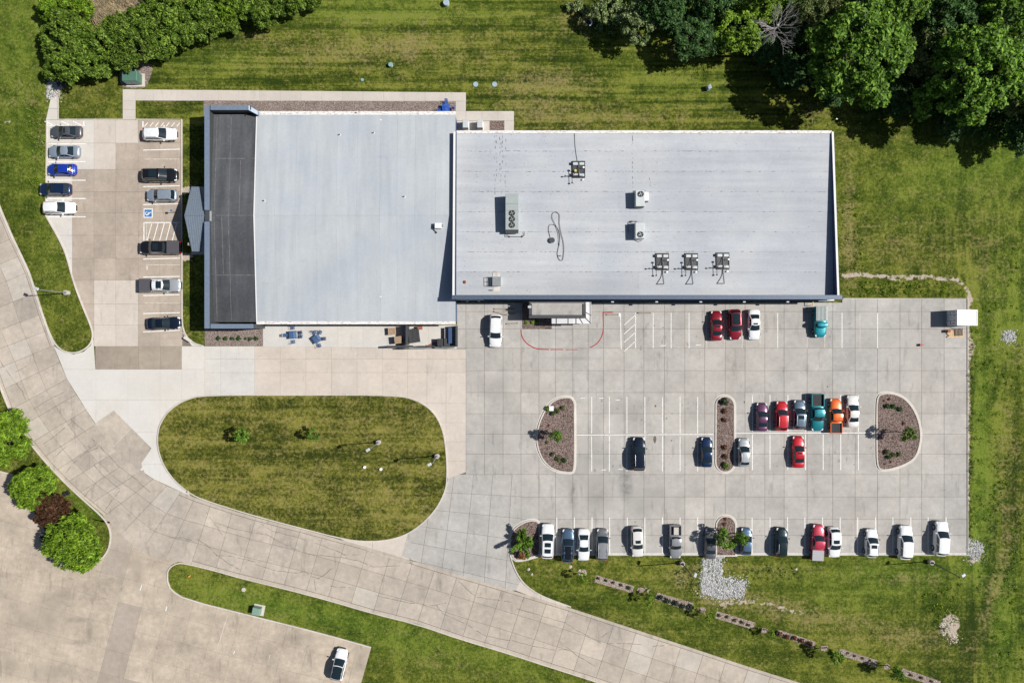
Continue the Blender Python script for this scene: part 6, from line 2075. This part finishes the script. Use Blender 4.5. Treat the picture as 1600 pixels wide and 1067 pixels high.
# ------------------------------------------------------------------ boxes, lids and other small things
def cabinet(px, py, w, d, h, lab, rz=0.0, m=None, pad=True, step_=True):
    x, y = P(px, py, h * .6)
    u = thing('utility_cabinet', lab, 'utility cabinet', (x, y, 0), rz)
    if pad:
        s = MB(); s.box((.12, -.05, .06), (w + .55, d + .55, .13)); s.build('pad', M['walk'], u)
    s = MB(); s.bbox((0, 0, .12 + h / 2), (w, d, h), b=.05); s.build('casing', m, u)
    if step_:
        s = MB(); s.bbox((0, d / 2 + .22, .12 + h * .35), (w * .62, .5, h * .7), b=.08); s.build('front_box', m, u)
        s = MB(); s.box((0, -d / 2 - .012, .12 + h * .5), (w * .9, .03, h * .7)); s.build('door', M['hvac'], u)
        s = MB(); s.cyl((.15, d / 2 + .25, .12 + h * .68), .2, .05, 12); s.build('handle', M['hvac'], u)
    return u


M['green'] = plain('faded green cabinet paint', (.075, .17, .125), .55, var=.12)
M['greenp'] = plain('pale green cabinet paint', (.20, .31, .25), .55, var=.12)
cabinet(206, 122, 2.3, 1.5, 1.55, 'green stepped utility cabinet on a pad in round gravel', 0, M['green'])
cabinet(401.5, 953.5, 1.2, 1.1, 1.0, 'pale green utility cabinet on the grass strip by the road', -.2, M['greenp'], True, False)
M['lid'] = plain('weathered teal lid', (.20, .36, .34), .6, var=.2)
M['lidb'] = plain('blue grey lid', (.32, .42, .47), .6, var=.2)
for px, py, r, h, m, lab in ((566, 125, .26, .05, 'lid', 'smallest teal round lid in the north lawn near the walk'), (610, 101, .36, .5, 'lid', 'raised teal round cap with its own shadow in the north lawn'), (743, 132, .42, .08, 'lidb', 'left of two blue grey round lids right of the walk corner'),
                           (772.5, 132, .42, .08, 'lidb', 'right of two blue grey round lids right of the walk corner'), (697, 4, .5, .6, 'lidb', 'raised blue grey round cap at the top edge'), (569.5, 730, .24, .35, 'white', 'left of two white round caps on the loop island'),
                           (595, 733, .24, .35, 'white', 'right of two white round caps on the loop island'), (380.5, 921, .34, .05, 'walk', 'pale round lid on the grass strip by the road')):
    x, y = P(px, py, h)
    u = thing('manhole', lab, 'manhole', (x, y, 0), 0, 'utility lids in the lawns')
    s = MB(); s.cyl((0, 0, -.02), r * .92, h, 16); s.build('riser', M['walk'] if m != 'white' else M['white'], u)
    s = MB(); s.cyl((0, 0, h - .02), r, .06, 16, r2=r * .9); s.build('lid', M[m], u)
x, y = P(1108.5, 136, .8)
u = thing('utility_pedestal', 'blue grey utility pedestal standing in the lawn below the woods', 'utility box', (x, y, 0), .4)
s = MB(); s.bbox((0, 0, .45), (.62, .62, .9), b=.08); s.build('casing', M['lidb'], u); s = MB(); s.bbox((.1, .12, .93), (.4, .36, .06), b=.02); s.build('cap', M['steel'], u)
x, y = P(919, 37); u = thing('culvert_end', 'white curved culvert end by the pale weeds', 'culvert', (x, y, 0))
s = MB(); ribbon(s, [(.55 * math.cos(a), .55 * math.sin(a)) for a in [-1.2 + .24 * k for k in range(11)]], .16, 0, .35); s.build('culvert_rim', M['white'], u)
s = MB(); s.cyl((0, 0, -.02), .4, .06, 12); s.build('pipe_opening', M['black'], u)
x, y = P(297, 899); u = thing('marker_stub', 'small orange and white marker stub on the grass strip', 'marker', (x, y, 0))
s = MB(); s.cyl((0, 0, 0), .12, .35, 10); s.build('stub', plain('orange plastic', (.7, .32, .08), .5), u)
for px, py, lab in ((1304, 188, 'white stake by the rear building corner'), (1318, 158, 'white flag by the tree shadow')):
    x, y = P(px, py); u = thing('marker_stake', lab, 'stake', (x, y, 0)); s = MB(); s.tube([(0, 0, 0), (0, 0, .6)], .04); s.bbox((.12, .05, .5), (.3, .22, .05)); s.build('stake', M['white'], u)
for px, py, lab in ((93, 132, 'black boulder at the left of the rock pile by the thicket'), (99, 134, 'black boulder at the right of the rock pile by the thicket')):
    x, y = P(px, py); u = thing('boulder', lab, 'boulder', (x, y, 0)); s = MB(); stone(s, 0, 0, 0, .42, rs); s.build('boulder_stone', plain('dark rock', (.045, .05, .06), .8, var=.3), u)
# mulch rings and trampled soil around the lamp and tree: stones at the corner tree
for px, py, lab in ((891, 885, 'pale stone by the kerb below the blue grey SUV'), (831, 897, 'pale stone lying near the curved kerb, lower one'), (826, 889, 'pale stone lying near the curved kerb, upper one'), (294, 768, 'flat pale stone in the grass at the lower left of the loop island'), (1244, 889, 'lone white stone in the grass below the white SUV')):
    x, y = P(px, py); u = thing('field_stone', lab, 'stone', (x, y, .08 if px == 294 else 0)); s = MB(); stone(s, 0, 0, 0, .28, rs); s.build('stone_body', M['rock_tan'], u)
x, y = P(909, 894); s = MB(); pebbles(s, [(x + .7 * math.cos(a), y + .5 * math.sin(a)) for a in [k * .5 for k in range(13)]], 60, .06, .13, 0, rs); o = s.build('mulch_stones', M['rock_tan']); tag(o, kind='stuff')

# white box on the left D island
x, y = P(861.5, 638, .5); u = thing('irrigation_box', 'white square box in the top of the left D island', 'box', (x, y, .1)); s = MB(); s.bbox((0, 0, .25), (.62, .68, .5), b=.04); s.build('box_body', M['white'], u); s = MB(); s.box((0, 0, .52), (.68, .74, .03)); s.build('lid', M['white'], u)

# shipping container
hC = 2.6
x0, y1_ = P(1495.5, 484, hC); x1, y0_ = P(1527.5, 508.7, hC)
u = thing('shipping_container', 'short white shipping container with its doors facing west at the lot corner', 'container', ((x0 + x1) / 2, (y0_ + y1_) / 2, 0))
w_, d_ = x1 - x0, y1_ - y0_
M['cont'] = plain('white container paint', (.72, .73, .75), .5, var=.07)
s = MB(); s.box((0, 0, hC / 2 + .04), (w_ - .1, d_ - .1, hC - .16)); s.build('container_body', M['cont'], u)
s = MB()
for k in range(10): s.box((-w_ / 2 + .25 + k * (w_ - .5) / 9, 0, hC - .045), (.16, d_ - .2, .05))
for sg in (-1, 1):
    s.box((0, sg * (d_ / 2 - .06), hC - .05), (w_, .12, .12)); s.box((sg * (w_ / 2 - .06), 0, hC - .052), (.12, d_ - .25, .115))
    s.box((0, sg * (d_ / 2 - .06), .12), (w_, .12, .2))
    for sx in (-1, 1): s.box((sx * (w_ / 2 - .065), sg * (d_ / 2 - .065), hC / 2), (.13, .13, hC - .12))
s.build('frame', M['cont'], u)
for sg in (-1, 1):
    s = MB(); s.box((-w_ / 2 - .005, sg * d_ / 4 * .96, hC / 2), (.06, d_ / 2 - .14, hC - .3)); dr_ = s.build('door', M['cont'], u)
    s = MB()
    for q in (.18, .42): s.tube([(-w_ / 2 - .08, sg * d_ * q, .25), (-w_ / 2 - .08, sg * d_ * q, hC - .25)], .03, n=6)
    s.box((-w_ / 2 - .08, sg * d_ * .30, 1.1), (.04, .5, .06)); s.build('lock_bar', M['steel'], dr_)
    s = MB()
    for (dy, z, a_, b_) in ((.16, 2.1, .22, .12), (.16, 1.85, .18, .06), (.34, 2.1, .12, .12), (.34, 1.8, .2, .08), (.34, 1.6, .14, .06)): s.box((-w_ / 2 - .045, sg * d_ * dy, z), (.02, a_, b_))
    s.build('door_marking', M['dark'], dr_)
# lumber on the pavement below it
x, y = P(1494, 520, .3)
u = thing('lumber_pile', 'pile of orange tan planks with dark posts by the container', 'lumber', (x, y, .034), .06)
for k in range(6):
    s = MB(); s.box((.1 + random.uniform(-.2, .2), -.6 + k * .2, .1), (2.5, .17, .16), random.uniform(-.03, .03)); s.build('plank', plain('fresh plank %d' % k, (.62 - .04 * (k % 3), .42 - .05 * (k % 2), .22), .8, var=.2, scale=5), u)
for k in range(5):
    s = MB(); s.box((-.1 + k * .26, .1, .30 + .02 * (k % 2)), (.09, 1.2, .10), random.uniform(-.05, .05)); s.build('post', M['plastic_dk'], u)
s = MB(); s.bbox((-1.3, .35, .35), (.5, .45, .6)); s.build('bundle', M['wood_red'], u)
x, y = P(1440.5, 539, .15)
u = thing('traffic_cone', 'red cone lying on its side in the empty bay near the container', 'cone', (x, y, .034))
s = MB(); s.tube([(-.38, 0, .16), (.30, 0, .12)], .17, .05, 12); s.build('cone_body', plain('red plastic', (.55, .02, .02), .5), u); s = MB(); s.box((-.40, 0, .19), (.06, .38, .38)); s.build('cone_foot', M['black'], u)

# yellow bent gas pipe guard by the turquoise truck
x, y = P(1266, 475)
u = thing('gas_guard', 'yellow bent pipe guard on the wall above the teal blue utility truck', 'pipe', (x, y, .034))
s = MB(); s.tube([(-.9, .75, .9), (-.15, .75, .95), (0, .6, .95), (0, -.2, .95), (0, -.25, 0)], .06, n=8); s.build('pipe', plain('yellow paint', (.70, .47, .03), .45), u)

# wheel stops and timber rails by the lone white SUV
for px, py, l, rz, lab in ((781, 483, 1.9, 0, 'thin top rail of the loose wheel stops by the white SUV'), (797, 483.5, 1.4, 0, 'short top right stop of the loose wheel stops'), (780.5, 489.3, 1.95, -.28, 'slanted wheel stop nearest the white SUV'), (798, 491, 1.5, .12, 'slanted stop ending at the canopy shadow'),
                          (800, 505.5, 1.9, .06, 'lone wheel stop right of the white SUV'), (956.5, 491.5, 1.9, 0, 'wheel stop beside the red kerb line'), (1006.5, 489, 2.1, 0, 'wheel stop right of the striped bay')):
    x, y = P(px, py, .1)
    u = thing('wheel_stop', lab, 'wheel stop', (x, y, .034), rz, 'wheel stops by the rear building')
    s = MB(); s.bbox((0, 0, .08), (l, .19, .15), b=.04); s.build('stop_body', M['lot_brown'], u)
    s = MB(); s.cyl((-l / 2 + .12, 0, .155), .05, .015, 8); s.cyl((l / 2 - .12, 0, .155), .05, .015, 8); s.build('anchor_pin', M['black'], u)
x, y = P(857, 513); u = thing('floor_grate', 'black grate at the corner of the planted bed under the canopy', 'grate', (x, y, .034)); s = MB(); s.box((0, 0, .03), (1.0, .2, .05), .05); s.build('grate', M['black'], u)
# storm drain at the south end of the front lot
x, y = P(291, 530, .1); u = thing('storm_drain', 'white edged storm drain inlet at the end of the front lot kerb', 'drain', (x, y, .03), -.55)
s = MB(); s.bbox((.15, .1, .08), (1.3, .45, .16), b=.03); s.build('drain_curb', M['lot_white'], u); s = MB(); s.box((-.1, -.2, .05), (1.2, .22, .09)); s.build('drain_slot', M['black'], u)
# sign by the access bay
x, y = P(275, 332); u = thing('sign_post', 'small sign post at the head of the access bay', 'sign', (x, y, .03)); s = MB(); s.tube([(0, 0, 0), (0, 0, 1.5)], .035); s.build('pole', M['steel'], u); s = MB(); s.box((-.02, 0, 1.5), (.03, .32, .46)); s.build('sign_panel', M['paint_blue'], u)

# picnic sets
def picnic(px, py, rz, lab, m, ground=.034, chairs=((0, 1.05), (0, -1.05), (1.15, .28), (1.15, -.3), (-1.15, 0))):
    x, y = P(px, py, .6)
    u = thing('patio_table', lab, 'table', (x, y, ground), rz, 'blue metal patio tables')
    s = MB()
    for k in range(8): s.box((-.52 + k * .149, 0, .73), (.12, 1.15, .03))
    s.build('tabletop', m, u)
    s = MB(); s.box((0, .56, .715), (1.2, .06, .05)); s.box((0, -.56, .715), (1.2, .06, .05)); s.build('edge_band', M['navy'], u)
    for sx in (-1, 1):
        for sy in (-1, 1): s = MB(); s.tube([(sx * .48, sy * .48, 0), (sx * .45, sy * .45, .7)], .03, n=6); s.build('leg', M['navy'], u)
    for i, (cx_, cy_) in enumerate(chairs):
        a = math.atan2(cy_, cx_)
        wx, wy = x + math.cos(rz) * cx_ - math.sin(rz) * cy_, y + math.sin(rz) * cx_ + math.cos(rz) * cy_
        c = thing('patio_chair', f'blue metal chair at the {["upper", "lower", "upper right", "lower right", "left"][i] if rz < .2 else ["upper", "right", "lower right", "lower left"][i]} side of the {lab.split(",")[0]}', 'chair', (wx, wy, ground), rz + a, 'blue metal patio chairs')
        s = MB()
        for k in range(5): s.box((-.2 + k * .1, 0, .44), (.075, .46, .025))
        s.build('seat', m, c)
        s = MB()
        for k in range(4): s.box((.27 + .02 * k, 0, .56 + k * .1), (.03, .46, .07))
        s.build('backrest', m, c)
        for sx in (-1, 1):
            for sy in (-1, 1): s = MB(); s.tube([(sx * .2, sy * .2, 0), (sx * .2, sy * .2, .43)], .02, n=5); s.build('leg', M['navy'], c)
        s = MB()
        for sy in (-1, 1): s.tube([(-.2, sy * .25, .43), (-.18, sy * .26, .64), (.25, sy * .26, .64)], .02, n=5)
        s.build('armrest', M['navy'], c)


M['metalblue'] = plain('blue slatted metal', (.075, .16, .34), .4, .3, var=.2)
M['metalbright'] = plain('bright blue metal', (.02, .11, .52), .4, .2, var=.2)
picnic(458, 523, .05, 'left patio table, blue slatted metal', M['metalblue'])
picnic(495.5, 529.5, .62, 'right patio table, turned askew, blue slatted metal', M['metalblue'], chairs=((.25, 1.0), (.95, .55), (.9, -.6), (-.3, -1.0)))
picnic(697, 169, .0, 'north gravel table, bright blue metal', M['metalbright'], .05, chairs=((0, 1.0), (0, -1.0), (1.0, 0), (-1.05, -.3)))
